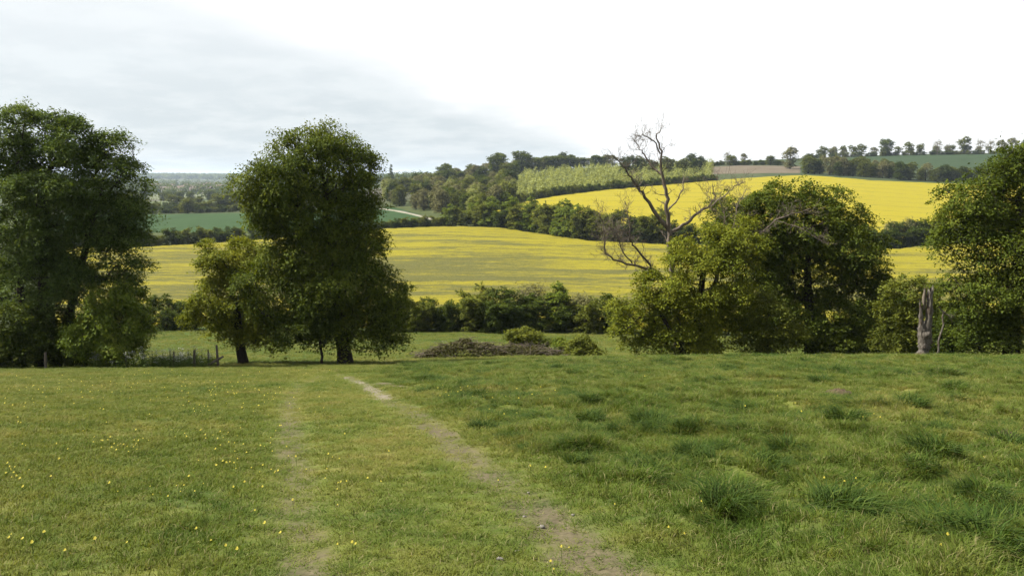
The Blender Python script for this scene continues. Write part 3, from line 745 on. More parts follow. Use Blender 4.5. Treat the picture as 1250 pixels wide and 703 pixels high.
# hedge shrubs, about 5 m
kind('sh_a', 'hedge_shrub', [(0,0,2.2,1.9,1.8,2.0),(0.9,0.3,3.4,1.2,1.2,1.3),(-0.9,-0.2,3.0,1.2,1.3,1.4),(0,0,1.0,2.1,2.0,1.2)], 11000, 0.20, 0.42, 'hedge', (0,0,3.8), 0.12, 201, per=30, ragged=0.25, lobe=0.65)
kind('sh_b', 'hedge_shrub', [(0,0,2.0,2.1,1.9,1.8),(-0.6,0.2,3.6,1.0,1.1,1.3),(1.1,0,2.6,1.2,1.2,1.3),(0,0,0.9,2.2,2.1,1.1)], 11000, 0.20, 0.42, 'dark', (0,0,3.6), 0.12, 202, per=30, ragged=0.25, lobe=0.65)
kind('sh_c', 'hedge_shrub', [(0,0,2.4,1.7,1.7,2.2),(0.5,0,4.0,1.0,1.0,1.2),(0,0,1.0,1.9,1.8,1.2)], 9500, 0.20, 0.42, 'maple', (0,0,4.2), 0.11, 203, per=30, ragged=0.28, lobe=0.6)
kind('bare', 'bare_shrub', [(0,0,3.0,1.7,1.5,2.2),(0.6,0,4.2,1.2,1.1,1.2)], 2600, 0.16, 0.5, 'budding', (0,0,4.4), 0.07, 204, per=10, ragged=0.3, sparse_in=0.2, bark='deadwood',
     stems=[((0,0,-.2),(0.2,0,4.6),0.06),((0.5,0.2,-.2),(1.2,0.3,4.2),0.05),((-0.5,0,-.2),(-1.1,-0.2,4.4),0.05),((0.2,-0.3,-.2),(0.5,-0.8,4.8),0.05)])
# field and woodland trees, about 10 m
TC = dict(parts=('trunk', 'crown'), r_tip=0.03, lobe=1.2, lobes=3.5, fill=0.4)
kind('tr_a', 'broadleaf_tree', [(0,0,5.6,4.0,3.9,3.8),(1.6,0.5,7.6,2.4,2.4,2.0),(-1.7,-0.4,7.0,2.4,2.4,2.0),(0,0,2.2,3.6,3.5,2.0)], 12000, 0.36, 0.62, 'beech', (0,0,7.5), 0.3, 211, per=24, ragged=0.2, **TC)
kind('tr_b', 'broadleaf_tree', [(0,0,4.8,3.6,3.5,3.8),(-1.2,0.6,7.6,2.2,2.2,2.0),(1.6,0,6.2,2.4,2.3,2.2),(0.4,0,1.8,3.8,3.6,1.8)], 12000, 0.36, 0.62, 'hedge', (0,0,7.5), 0.3, 212, per=24, ragged=0.24, **TC)
kind('tr_c', 'broadleaf_tree', [(0,0,5.4,3.2,3.2,4.0),(0.5,0,8.4,1.9,1.9,1.6),(0,0,2.0,3.5,3.4,1.9)], 11000, 0.36, 0.62, 'dark', (0,0,8), 0.28, 213, per=24, ragged=0.24, **TC)
kind('tr_d', 'budding_tree', [(0,0,5.4,3.4,3.3,3.8),(0.8,0,7.8,2.2,2.2,1.8),(0,0,2.0,3.0,3.0,1.7)], 7000, 0.34, 0.62, 'budding', (0,0,8), 0.26, 214, per=18, ragged=0.26, **TC)
kind('tr_e', 'pale_tree', [(0,0,5.2,3.3,3.2,3.8),(-0.8,0,7.7,2.2,2.2,1.8),(0,0,2.0,3.3,3.2,1.7)], 10000, 0.34, 0.62, 'pale', (0,0,8), 0.26, 215, per=24, ragged=0.24, **TC)
kind('tr_open', 'ridge_tree', [(0,0,5.8,3.4,3.4,2.9),(1.7,0,7.6,1.9,1.9,1.6),(-1.7,0,7.0,2.0,2.0,1.7),(-0.6,0,3.0,2.2,2.2,1.4)], 5200, 0.36, 0.6, 'hedge', (0,0,7.5), 0.28, 216, per=20, ragged=0.26, **dict(TC, r_tip=0.05))
kind('tr_bare', 'bare_tree', [(0,0,5.8,3.2,3.2,3.2),(0.6,0,8,2.0,2.0,1.6)], 1100, 0.30, 0.8, 'budding', (0,0,8.5), 0.24, 217, parts=('trunk','crown'), per=6, ragged=0.26, r_tip=0.06, sparse_in=0.2, bark='deadwood')
kind('conifer', 'conifer_tree', [(0,0,2.2,1.9,1.9,1.6),(0,0,4.6,1.5,1.5,1.9),(0,0,7.2,1.0,1.0,1.9),(0,0,9.2,0.5,0.5,1.3)], 4000, 0.36, 0.6, 'dark', (0,0,9.6), 0.2, 218, parts=('trunk','crown'), per=26, droop=0.5)

rr = random.Random(5)
def gpt(px, Y, dz=0.0):
    x = (px - 625) / F * Y
    return (x, Y, hz(x, Y) + dz)
def row(pts, spacing, keys, hgt, base_h, label, cat, group, jit=0.6, jy=1.0, wide=1.05):
    """plants along a ground line given as (px, Y)"""
    P = np.array([((p - 625) / F * Y, Y) for p, Y in pts]); seg = np.hypot(*np.diff(P, axis=0).T); L = np.concatenate([[0], np.cumsum(seg)])
    n = max(1, int(L[-1] / spacing)); out = []
    for k in range(n + 1):
        s_ = min(L[-1], (k + rr.uniform(-0.3, 0.3) * jit) * L[-1] / max(n, 1)); s_ = max(0, s_)
        x = np.interp(s_, L, P[:, 0]); y = np.interp(s_, L, P[:, 1]) + rr.uniform(-jy, jy)
        h_ = (hgt(s_ / L[-1]) if callable(hgt) else hgt) * rr.uniform(0.82, 1.18)
        s = h_ / base_h
        out.append(place(rr.choice(keys), (x, y, hz(x, y) - 0.05), rr.uniform(0, 6.28), s * wide * rr.uniform(0.88, 1.15), label, cat, group, sz=s))
    return out
# hedge along the foot of the meadow
SH = 5.0
row([(476,93),(560,92.5),(640,93),(755,93)], 3.0, ['sh_a','sh_b','sh_a','sh_c'], 4.9, SH, 'leafy shrub in the thick hedge between the meadow and the nearer rape field', 'shrub', 'shrubs of the hedge below the meadow')
row([(480,94.8),(750,94.8)], 2.8, ['sh_b','sh_a','sh_b'], 4.3, SH, 'leafy shrub in the thick hedge between the meadow and the nearer rape field', 'shrub', 'shrubs of the hedge below the meadow')
row([(120,92),(240,91.5),(300,92)], 3.0, ['sh_b','sh_a'], 4.2, SH, 'dark hedge shrub behind the small spreading tree, beyond the cow parsley', 'shrub', 'hedge shrubs beyond the cow parsley')
row([(320,92),(470,92.5)], 3.6, ['sh_b','sh_a'], 3.0, SH, 'low hedge shrub behind the tall domed tree', 'shrub', 'hedge shrubs behind the domed tree')
row([(755,93),(900,93),(1060,93),(1200,93)], 4.2, ['sh_b','sh_a'], 4.0, SH, 'hedge shrub behind the oak and beech', 'shrub', 'hedge shrubs behind the oak and beech')
row([(636,95.5),(660,95),(712,95)], 1.9, ['bare'], 5.4, 5.4, 'brownish bare-stemmed shrub of upright shoots, standing in the thick hedge', 'shrub', 'bare shrubs in the thick hedge')
row([(1078,72),(1110,70),(1150,72)], 2.6, ['sh_a','sh_c'], 4.5, SH, 'olive shrub on the slope behind the forked dead stump', 'shrub', 'shrubs behind the stump')
# hedge between the two rape fields
lab2 = 'tall bushy hedge tree between the two rape fields'
row([(590,f1far(590)+8),(640,f1far(640)+7),(720,f1far(720)+6),(800,f1far(800)+6)], 4.4, ['sh_a','sh_b','sh_a','sh_a','sh_c'], 10.6, SH, lab2, 'hedge tree', 'hedge trees between the rape fields', jy=2)
row([(800,f1far(800)+6),(900,f1far(900)+6),(1000,f1far(1000)+6)], 5.0, ['sh_b','sh_a'], 8.0, SH, lab2, 'hedge tree', 'hedge trees between the rape fields')
row([(1000,f1far(1000)+6),(1080,f1far(1080)+6),(1150,f1far(1150)+6),(1180,f1far(1180)+6)], 4.0, ['sh_b','sh_b','sh_a'], 8.0, SH, 'dark hedge tree beside the big dark tree, between the rape fields', 'hedge tree', 'dark hedge trees by the big tree')
row([(1085,f1far(1085)+9),(1120,f1far(1120)+9)], 3.0, ['bare'], 8.0, 5.4, 'greyish bare-twigged shrub topping the dark hedge beside the far rape field', 'shrub', 'bare shrubs in the dark hedge')
row([(724,f1far(724)+5),(760,f1far(760)+5)], 4.0, ['bare'], 7.0, 5.4, 'greyish bare shrub in the hedge between the rape fields', 'shrub', 'bare shrubs between the rape fields')
row([(545,306),(570,308),(596,306)], 4.5, ['sh_a','sh_c','sh_a'], 9.0, SH, 'rounded hedge tree at the corner of the nearer rape field, below the wood', 'hedge tree', 'hedge trees at the rape field corner', jy=3)
row([(430,298),(470,303),(540,307)], 2.6, ['sh_b','sh_a'], 4.2, SH, 'low dark hedge shrub between the chalk path wheat and the rape field', 'shrub', 'low hedge shrubs by the wheat', wide=1.4)
row([(60,f1far(60)+6),(180,f1far(180)+6),(300,f1far(300)+6),(350,f1far(350)+6)], 3.6, ['sh_b','sh_a','sh_b'], 5.6, SH, 'rounded dark hedge bush between the yellow rape and the valley wheat', 'hedge bush', 'dark hedge bushes below the valley wheat', jy=2, wide=1.2)
# valley hedgerows on the left
for k, (Y, h_, sp) in enumerate([(497, 5.5, 4.6), (560, 7.0, 5.5), (628, 6.0, 6)]):
    row([(90, Y), (200, Y + 2), (320, Y + 12), (400, Y + 12)][(0 if k < 2 else 0):], sp, ['sh_b','sh_a','tr_b','sh_a'], h_, 6.0, ['hedgerow tree directly behind the dark green valley wheat', 'hedgerow tree in the second line behind the valley wheat', 'hedgerow tree edging the pale far pasture'][k], 'hedgerow tree', ['first valley hedgerow', 'second valley hedgerow', 'third valley hedgerow'][k], jy=3, wide=1.5)
row([(180,905),(260,915),(330,905)], 13, ['tr_a','tr_b','tr_c'], 10, 9.0, 'hazy field tree beyond the pale far pasture', 'tree', 'field trees beyond the pale pasture', jy=20)

# the mixed wood right of the domed tree
wood = []
for i in range(125):
    t_ = rr.random(); px = 466 + 160 * rr.random() ** 0.9
    ynear = np.interp(px, [460, 480, 520, 560, 600, 640], [500, 485, 418, 352, 340, 420])
    Y = ynear + rr.uniform(0, 1) ** 1.2 * 300
    key = rr.choice(['tr_a','tr_b','tr_b','tr_d','tr_d','tr_e','tr_e','tr_c','tr_b','tr_d'])
    h_ = rr.uniform(8, 12.5)
    lab = {'tr_a': 'green rounded tree in the mixed wood behind the chalk path', 'tr_b': 'olive tree in the mixed wood behind the chalk path', 'tr_c': 'dark tree in the mixed wood behind the chalk path', 'tr_d': 'brown budding tree in the mixed wood behind the chalk path', 'tr_e': 'pale green tree in the mixed wood behind the chalk path'}[key]
    place(key, gpt(px, Y, -0.1), rr.uniform(0, 6.28), h_ / 9.5 * rr.uniform(0.9, 1.15), lab, 'tree', key.replace('tr_', 'wood trees '), sz=h_ / 9.5)
for px, Y, h_, key, lab in [(608,690,20,'tr_a','largest domed tree on the wooded rise above the mixed wood'), (637,720,19,'tr_a','domed tree next to the largest one on the wooded rise'), (575,700,14,'tr_b','rounded tree before the two largest domed trees on the wooded rise'), (545,690,17,'tr_a','broad rounded tree on the lower shoulder of the wooded rise'), (523,680,13,'tr_b','small rounded tree at the low end of the wooded rise'), (660,760,11,'tr_d','brownish budding tree just past the two domed trees'), (686,800,15,'tr_c','dark pointed tree standing above the pale young plantation'), (704,820,9,'tr_b','small tree on the skyline above the pale young plantation'), (722,830,9,'tr_c','little dark tree on the skyline above the pale young plantation'), (738,830,11,'tr_c','dark round tree on the skyline behind the bare dead tree'), (560,740,10,'tr_d','budding brown tree behind the broad rounded tree on the rise'), (672,770,9,'tr_c','low dark tree beside the brownish budding tree on the rise')]:
    place(key, gpt(px, Y, -0.2), rr.uniform(0, 6.28), h_ / 9.5 * 1.05, lab, 'tree', None, sz=h_ / 9.5)
row([(500,640),(560,690),(620,730),(690,800),(745,830)], 7, ['tr_b','tr_a','tr_d','tr_b'], 10.5, 9.0, 'low tree in the belt joining the domed trees on the wooded rise', 'tree', 'belt on the wooded rise', jy=14, wide=1.3)
place('conifer', gpt(479, 900, -0.2), 0, 2.0, 'dark pointed conifer rising from the hazy trees on the skyline', 'conifer', None)
row([(626,405),(690,436),(760,469),(830,504),(868,521)], 4.5, ['sh_b','sh_a','sh_b'], 5.5, SH, 'dark scrub bush on the top edge of the far rape field below the plantation', 'tree', 'scrub trees below the plantation', jy=3)
row([(760,600),(800,610),(862,620)], 8, ['tr_b','tr_d','tr_c'], 11, 9.0, 'tree in the belt behind the bare dead tree', 'tree', 'belt behind the dead tree', jy=20)
row([(858,724),(900,730),(952,722)], 5.5, ['sh_b','sh_a','tr_b'], 5.0, 5.6, 'low tree in the skyline belt above the ploughed field', 'tree', 'skyline belt above the ploughed field', jy=6, wide=1.5)
place('tr_bare', gpt(885, 760), 1, 1.15, 'bare leafless tree on the skyline above the ploughed field', 'tree', None)
place('tr_d', gpt(905, 760), 2, 0.95, 'budding tree on the skyline beside the bare leafless tree', 'tree', None)
for px, Y, h_, lab in [(961,660,17,'big rounded budding tree at the corner of the ploughed field'), (983,650,12,'dark tree next to the big rounded one at the ploughed corner')]:
    place('tr_d' if h_ > 14 else 'tr_c', gpt(px, Y, -0.2), rr.uniform(0, 6), h_ / 9.5, lab, 'tree', None)
row([(985,600),(1020,592),(1060,580),(1110,565),(1170,560),(1230,565)], 4.4, ['tr_c','tr_b','tr_d','tr_b'], lambda t: 11 - 3 * t, 9.0, 'scrubby tree in the thick hedge between far rape field and upland wheat', 'tree', 'scrub hedge below the upland wheat', jy=5)
row([(1000,640),(1050,630),(1090,600)], 7.0, ['tr_c','tr_b','tr_d'], 10, 9.0, 'scrubby tree in the thick hedge between far rape field and upland wheat', 'tree', 'scrub hedge below the upland wheat', jy=8)
# ridge trees on the right skyline
RIDGE = [(1001,12,'tr_open'),(1013,11,'tr_d'),(1024,12,'tr_open'),(1036,12,'tr_open'),(1047,13,'tr_open'),(1076,17,'tr_a'),(1103,14,'tr_open'),(1117,12,'tr_open'),(1138,15,'tr_bare'),(1150,11,'tr_bare'),(1170,18,'tr_open'),(1189,15,'tr_bare'),(1202,14,'tr_bare'),(1215,14,'tr_d'),(1228,16,'tr_d'),(1246,15,'tr_c'),(1268,14,'tr_b')]
rl = {'tr_open': ('open-crowned leafy tree on the ridge above the upland wheat', 'leafy ridge trees'), 'tr_d': ('brown budding tree on the ridge above the upland wheat', 'budding ridge trees'), 'tr_a': ('fullest green rounded tree on the ridge above the upland wheat', None), 'tr_bare': ('bare leafless tree on the ridge above the upland wheat', 'bare ridge trees'), 'tr_c': ('dark tree on the ridge behind the big dark tree', None), 'tr_b': ('olive tree at the end of the ridge', None)}
for px, h_, key in RIDGE:
    place(key, gpt(px, 858 + rr.uniform(-4, 8), -0.2), rr.uniform(0, 6.28), h_ / 9.5 * 1.0, rl[key][0], 'tree', rl[key][1], sz=h_ / 9.5)
row([(994,866),(1100,868),(1250,868)], 13, ['tr_open','tr_d','tr_b'], 8.5, 9.0, 'low leafy tree filling the line between the taller ridge trees', 'tree', 'low ridge trees', jy=5, wide=1.25)
row([(985,852),(1100,853),(1280,853)], 7, ['sh_b','sh_a'], 5.0, SH, 'low hedge shrub along the ridge under the skyline trees', 'shrub', 'ridge hedge shrubs', jy=2, wide=1.6)

# ------------------------------------------------------------------ masses nobody could count: plantation and far woods
def leaf_mass(name, pts, sizes, n_per, leaf, mat, shape, seed, label, cat):
    rng = np.random.default_rng(seed); P = []; Nn = []; T = []; Ls = []
    for (x, y, z), (w, h_) in zip(pts, sizes):
        d = unit(rng.normal(size=(n_per, 3))); r = 0.5 + 0.5 * rng.random(n_per) ** 0.4
        if shape == 'cone':
            t = rng.random(n_per) ** 0.8; rad = (1 - t) * w * 0.9 + 0.15; an = rng.random(n_per) * 6.283
            p = np.stack([np.cos(an) * rad, np.sin(an) * rad, t * h_], -1)
        else:
            p = d * r[:, None] * np.array([w, w, h_ * 0.5]) + np.array([0, 0, h_ * 0.5])
        P.append(p + np.array([x, y, z])); Nn.append(unit(d + np.array([0, 0, 0.6]))); T.append(np.clip(0.5 + rng.normal(0, 0.2) + rng.normal(0, 0.12, n_per), 0, 1)); Ls.append(np.full(n_per, leaf))
    P = np.concatenate(P); Nn = np.concatenate(Nn); T = np.concatenate(T); Ls = np.concatenate(Ls) * (0.6 + 0.8 * rng.random(len(P)))
    la = unit(rng.normal(size=P.shape)); la = unit(la - Nn * (la * Nn).sum(1, keepdims=True))
    if shape == 'cone': la = unit(la * 0.5 + np.array([0, 0, 1.0]))
    v, f, t = leaves(P, la, Nn, Ls, Ls * 0.6, T)
    o = obj(name, mesh(name, v, f, M[mat], {'tint': t})); tag(o, label, cat, kind='stuff'); return o
rng = np.random.default_rng(31)
pts, sz = [], []
for _ in range(1500):
    px = rng.uniform(612, 868); y0 = np.interp(px, [612, 640, 750, 868], [415, 424, 474, 528]); Y = y0 + rng.random() ** 1.2 * 260
    if px < 640 and Y > 640: continue
    pts.append(gpt(px, Y)); sz.append((rng.uniform(0.9, 2.1), rng.uniform(3.0, 7.5)))
leaf_mass('young_plantation', pts, sz, 46, 0.8, 'pale', 'round', 1, 'pale green young plantation covering the slope above the far rape field', 'plantation')
pts, sz = [], []
for _ in range(2600):
    px = rng.uniform(-20, 520); Y = math.exp(rng.uniform(math.log(940), math.log(3600)))
    x = (px - 625) / F * Y
    if vnoise(np.array([x / 260]), np.array([Y / 420]), 3)[0] < 0.42 and rng.random() < 0.85: continue
    if 1000 < Y < 1280 and rng.random() < 0.8: continue
    pts.append(gpt(px, Y)); k = rng.uniform(0.7, 1.3) * (1 + Y / 6000); sz.append((5.5 * k, 11 * k))
leaf_mass('far_woodland', pts, sz, 34, 3.6, 'dark', 'round', 2, 'hazy far woods and hedgerows spread over the valley floor', 'woodland')
pts, sz = [], []
for _ in range(2600):
    px = rng.uniform(-30, 560); Y = rng.uniform(4300, 6150); x = (px - 625) / F * Y
    if vnoise(np.array([x / 900]), np.array([Y / 500]), 8)[0] < 0.45: continue
    pts.append(gpt(px, Y)); sz.append((22, 22))
leaf_mass('hill_forest', pts, sz, 26, 14.0, 'dark', 'round', 3, 'blue hazy forest on the farthest hills', 'forest')
# village roofs lost in the valley haze
def mat_plain(name, c, rough=0.8):
    t = NT(name); c = tuple(v * ALB for v in c); n = t.noise(3.0, 3); return t.out(t.principled(t.mix(t.math('MULTIPLY', n, 0.5), c, tuple(v * 0.7 for v in c)), rough, 0.2))
M['wall'] = mat_plain('pale_render', (0.30, 0.28, 0.25)); M['roof'] = mat_plain('tiled_roof', (0.14, 0.10, 0.085))
def house(px, Y, w, d, h_, rz):
    x, y, z = gpt(px, Y)
    t = thing('house', 'tiny pale walled house with brown roof among the hazy valley woods', 'house', (x, y, z), 'far village houses'); t.rotation_euler = (0, 0, rz)
    a, b2 = w / 2, d / 2
    v = [(-a,-b2,-1),(a,-b2,-1),(a,b2,-1),(-a,b2,-1),(-a,-b2,h_),(a,-b2,h_),(a,b2,h_),(-a,b2,h_)]
    obj('wall', mesh('wall', v, [(0,1,5,4),(1,2,6,5),(2,3,7,6),(3,0,4,7),(4,5,6,7)], M['wall']), t)
    e = 0.4; rh = h_ + d * 0.42
    v = [(-a-e,-b2-e,h_-0.2),(a+e,-b2-e,h_-0.2),(a+e,0,rh),(-a-e,0,rh),(a+e,b2+e,h_-0.2),(-a-e,b2+e,h_-0.2)]
    obj('roof', mesh('roof', v, [(0,1,2,3),(3,2,4,5)], M['roof']), t)
for i in range(46):
    house(rr.uniform(176, 300), math.exp(rr.uniform(math.log(1350), math.log(2400))), rr.uniform(10, 18), rr.uniform(8, 11), rr.uniform(5, 8), rr.uniform(-0.6, 0.6))

# ------------------------------------------------------------------ small things at the foot of the pasture
# brush heap and bushes in the meadow
def heap(name, label, x0, x1, Y, hgt, seed):
    rng = np.random.default_rng(seed); a = at(x0, 440, Y)[0]; c = at(x1, 440, Y)[0]; mid = (a + c) / 2
    t = thing(name, label, 'brush heap', (mid, Y, hz(mid, Y)))
    n = 15000; s = rng.uniform(-1, 1, n); x = s * (c - a) / 2
    prof = np.interp(s, [-1, -0.75, -0.45, -0.1, 0.2, 0.6, 1.0], [0.1, 0.5, 0.95, 1.0, 0.7, 0.6, 0.15]) * hgt * (1 + 0.35 * fbm(s * 6, s * 0, 3, 3))
    dd = rng.uniform(-1, 1, n); y = dd * 1.5; zt = prof * np.sqrt(np.clip(1 - dd ** 2, 0, 1)); z = zt * (0.4 + 0.6 * rng.random(n) ** 0.4)
    gz = H(x + mid, y + Y) - hz(mid, Y)
    P = np.stack([x, y, z + gz], -1); nn = unit(rng.normal(size=(n, 3)) + np.array([0, -0.3, 0.7])); la = unit(rng.normal(size=(n, 3))); la = unit(la - nn * (la * nn).sum(1, keepdims=True))
    L = 0.15 * (0.6 + 0.8 * rng.random(n)); v, f, tt = leaves(P, la, nn, L, L * 0.6, np.clip(0.5 + 0.3 * fbm(x * 1.2, y, 5, 3) + rng.normal(0, 0.15, n), 0, 1))
    obj('bramble_leaves', mesh('bramble_leaves', v, f, M['bramble'], {'tint': tt}), t)
    ch = []
    for _ in range(420):
        i = rng.integers(n); p = P[i]; d = unit(rng.normal(size=3) * np.array([1, 0.7, 0.35])); L_ = rng.uniform(0.6, 1.7)
        k = 5; q_ = np.array([p + d * L_ * (j / k - 0.5) + np.array([0, 0, 0.25 * L_ * (0.25 - (j / k - 0.5) ** 2)]) for j in range(k + 1)])
        gl = H(q_[:, 0] + mid, q_[:, 1] + Y) - hz(mid, Y); q_[:, 2] = np.maximum(q_[:, 2], gl + 0.02)
        ch.append((q_, np.linspace(0.018, 0.008, k + 1)))
    v, f = tubes(ch, lambda r: 3); obj('brush_sticks', mesh('brush_sticks', v, f, M['deadwood']), t)
heap('brush_heap', 'long low heap of brown brush and bramble lying in the meadow', 508, 692, 58, 1.15, 41)
px_tree('bush', 'round green bush rising behind the brown brush heap', 'bush', 62, 641, [(641,414,24,12),(636,408,18,9),(655,420,18,9)], 9000, 0.15, 0.36, 'hedge', (641,408), 0.05, 130, per=36, ragged=0.25, parts=('stem', 'foliage'))
px_tree('bush', 'spiky small bush at the end of the brown brush heap', 'bush', 57, 712, [(710,424,18,12),(716,430,20,8),(700,432,14,7)], 8000, 0.14, 0.34, 'hedge', (710,415), 0.05, 131, per=36, ragged=0.3, up=0.5, parts=('stem', 'foliage'))
px_tree('sapling', 'small leafy sapling between the round bush and the spiky bush', 'sapling', 60, 686, [(686,425,11,9),(684,418,7,6)], 2500, 0.13, 0.3, 'maple', (685,416), 0.03, 132, per=30, parts=('stem', 'foliage'))
# fence remains
M['post'] = bark_mat('weathered_oak', (0.07, 0.06, 0.05), (0.20, 0.175, 0.14), 12)
def post(px, Y, h_, lean, label, w=0.07):
    x, y, z = gpt(px, Y)
    P = np.array([[0, 0, -0.3], [lean * 0.3, 0, h_ * 0.35], [lean * 0.7, 0, h_ * 0.7], [lean, 0, h_]]); v, f = tubes([(P, np.array([w, w, w * 0.95, w * 0.8]))], lambda r: 7)
    n = len(v); f = f.tolist() ; me = mesh('fence_post', v, f, M['post'])
    o = obj('fence_post', me); o.location = (x, y, z); tag(o, label, 'fence post'); return o
post(229, 45.6, 1.0, 0.06, 'short upright fence post among the white cow parsley')
post(259, 46.2, 1.25, -0.04, 'taller fence post holding the end of the fallen rail')
post(247, 47.5, 1.0, 0.02, 'thin fence post between the two stouter ones', 0.045)
post(44, 43.8, 0.9, 0.05, 'short fence post before the dark thicket under the feathery tree')
post(146, 44.2, 0.8, -0.05, 'short fence post before the light green bush')
post(204, 46.5, 0.9, 0.03, 'slim fence post at the edge of the cow parsley near the light green bush', 0.05)
a, b = np.array(gpt(244, 45.4)), np.array(gpt(266, 46.0)); a[2] += 0.1; b[2] += 0.62
v, f = tubes([(np.array([[0, 0, 0], (b - a) * 0.5, (b - a)]), np.array([0.075, 0.07, 0.06]))], lambda r: 7)
o = obj('fallen_rail', mesh('fallen_rail', v, f, M['post'])); o.location = tuple(a); tag(o, 'pale fallen fence rail slanting to the ground by the small spreading tree', 'fence rail')

# cow parsley
def mat_flower(name, c):
    t = NT(name); c = tuple(v * ALB for v in c); tr = t.n('ShaderNodeBsdfTranslucent'); tr.inputs[0].default_value = (*c, 1)
    mx = t.n('ShaderNodeMixShader'); mx.inputs[0].default_value = 0.3
    n = t.noise(60.0, 2); col = t.mix(t.math('MULTIPLY', n, 0.4), c, tuple(v * 0.7 for v in c))
    t.l(t.principled(col, 0.7, 0.2), mx.inputs[1]); t.l(tr.outputs[0], mx.inputs[2]); return t.out(mx.outputs[0])
M['umbel'] = mat_flower('umbel_white', (0.72, 0.75, 0.64)); M['yellow'] = mat_flower('petal_yellow', (0.85, 0.74, 0.10)); M['green_stem'] = leaf_mat('green_stem', [(0, (0.06, 0.10, 0.02)), (1, (0.12, 0.17, 0.04))], 0.2)
def parsley_mesh(seed):
    rng = np.random.default_rng(seed); ch = []; dis = []
    for k in range(9):
        an = rng.uniform(0, 6.28); L_ = rng.uniform(0.7, 1.15); top = np.array([math.cos(an) * 0.3 * rng.random(), math.sin(an) * 0.3 * rng.random(), L_])
        base = rng.normal(0, 0.05, 3) * np.array([1, 1, 0]); ch.append((np.array([base, (base + top) / 2 + rng.normal(0, 0.02, 3), top]), np.array([0.008, 0.006, 0.005])))
        for _ in range(6): dis.append(top + rng.normal(0, 0.06, 3) * np.array([1, 1, 0.3]))
    v, f = tubes(ch, lambda r: 3); sm = mesh('stem', v, f, M['green_stem'], {'tint': np.full(len(v), 0.5)})
    P = np.array(dis); n = len(P); nn = unit(rng.normal(0, 0.25, (n, 3)) + np.array([0, 0, 1])); la = unit(rng.normal(size=(n, 3))); la = unit(la - nn * (la * nn).sum(1, keepdims=True))
    v, f, _ = leaves(P, la, nn, np.full(n, 0.06), np.full(n, 0.055), np.zeros(n)); um = mesh('umbel', v, f, M['umbel'])
    n = 160; P = np.stack([rng.normal(0, 0.22, n), rng.normal(0, 0.22, n), rng.random(n) ** 1.4 * 0.7], -1); nn = unit(rng.normal(0, 0.5, (n, 3)) + np.array([0, 0, 1])); la = unit(rng.normal(size=(n, 3))); la = unit(la - nn * (la * nn).sum(1, keepdims=True))
    v, f, tt = leaves(P, la, nn, np.full(n, 0.14), np.full(n, 0.05), rng.random(n)); lf = mesh('leaf', v, f, M['green_stem'], {'tint': tt})
    return sm, um, lf
PM = [parsley_mesh(s) for s in (1, 2, 3)]
for i in range(74):
    px = min(max(rr.gauss(212, 24), 166), 268) if i < 60 else rr.uniform(104, 172); Y = min(max(rr.gauss(46.8, 1.3), 44.6), 50.5) if i < 60 else rr.uniform(43.7, 44.8)
    x, y, z = gpt(px, Y); t = thing('cow_parsley', 'white flowering cow parsley in the rough strip by the broken fence', 'wildflower', (x, y, z), 'cow parsley by the fence')
    t.rotation_euler = (0, 0, rr.uniform(0, 6.28)); s = rr.uniform(0.45, 1.15); t.scale = (s, s, s * rr.uniform(0.7, 1.05))
    for nm, me in zip(('stem', 'umbel', 'leaf'), PM[i % 3]):
        o = obj(nm, me, t)
        if nm != 'stem': o['kind'] = 'stuff'

# molehills and bare lumps in the rough pasture
M['earth'] = mat_crop('turned_earth', (0.060, 0.046, 0.028), (0.125, 0.092, 0.056), 14.0)
def lump(px, py, w, h_, label, seed):
    p = ground_hit(px, py); rng = np.random.default_rng(seed); n, m = 18, 7
    v = [];
    for i in range(m):
        t = i / (m - 1)
        for j in range(n):
            a = j / n * 6.283; r = w / 2 * (1 - t ** 2.2) ** 0.7 * (1 + 0.25 * math.sin(a * 2 + seed) + 0.18 * rng.normal() * (1 - t)) + 0.01
            v.append((math.cos(a) * r, math.sin(a) * r * 0.8, -0.06 + (h_ + 0.06) * t + 0.02 * rng.normal()))
    f = [(i * n + j, i * n + (j + 1) % n, (i + 1) * n + (j + 1) % n, (i + 1) * n + j) for i in range(m - 1) for j in range(n)]
    o = obj('earth_mound', mesh('earth_mound', v, f, M['earth'], smooth=True)); o.location = (p[0], p[1], hz(p[0], p[1])); tag(o, label, 'earth mound')
lump(1230, 536, 0.42, 0.13, 'bare brown earth mound beside a dark tussock in the rough pasture', 2)
lump(1022, 485, 0.62, 0.13, 'wide low brown earth mound in the upper rough pasture', 3)
lump(1078, 549, 0.30, 0.07, 'small crumbled earth mound in the middle of the rough pasture', 5)
lump(962, 553, 0.30, 0.07, 'small dark earth mound next to grass tussocks below the oak', 7)

# ------------------------------------------------------------------ grass
def mat_blade(name, tall):
    t = NT(name)
    col = pasture_color(t)
    n = t.attr('tint')
    if tall: col = t.mix(0.5, col, (0.0416, 0.0760, 0.0098))
    col = t.mix(t.ss(n, 0.78, 1.0), col, (0.1617, 0.1470, 0.0686))
    col = t.mix(t.math('MULTIPLY', t.ss(n, 0.45, 0.0), 0.5), col, t.mix(1.0, col, (0.6, 0.75, 0.55), 'MULTIPLY'))
    p = t.principled(col, 0.7, 0.06)
    tr = t.n('ShaderNodeBsdfTranslucent'); t.l(t.mix(1.0, col, (1.2, 1.15, 0.6), 'MULTIPLY'), tr.inputs[0])
    mx = t.n('ShaderNodeMixShader'); mx.inputs[0].default_value = 0.35; t.l(p, mx.inputs[1]); t.l(tr.outputs[0], mx.inputs[2])
    return t.out(mx.outputs[0])
M['blade'] = mat_blade('short_grass_blade', False); M['tall'] = mat_blade('tall_grass_blade', True)
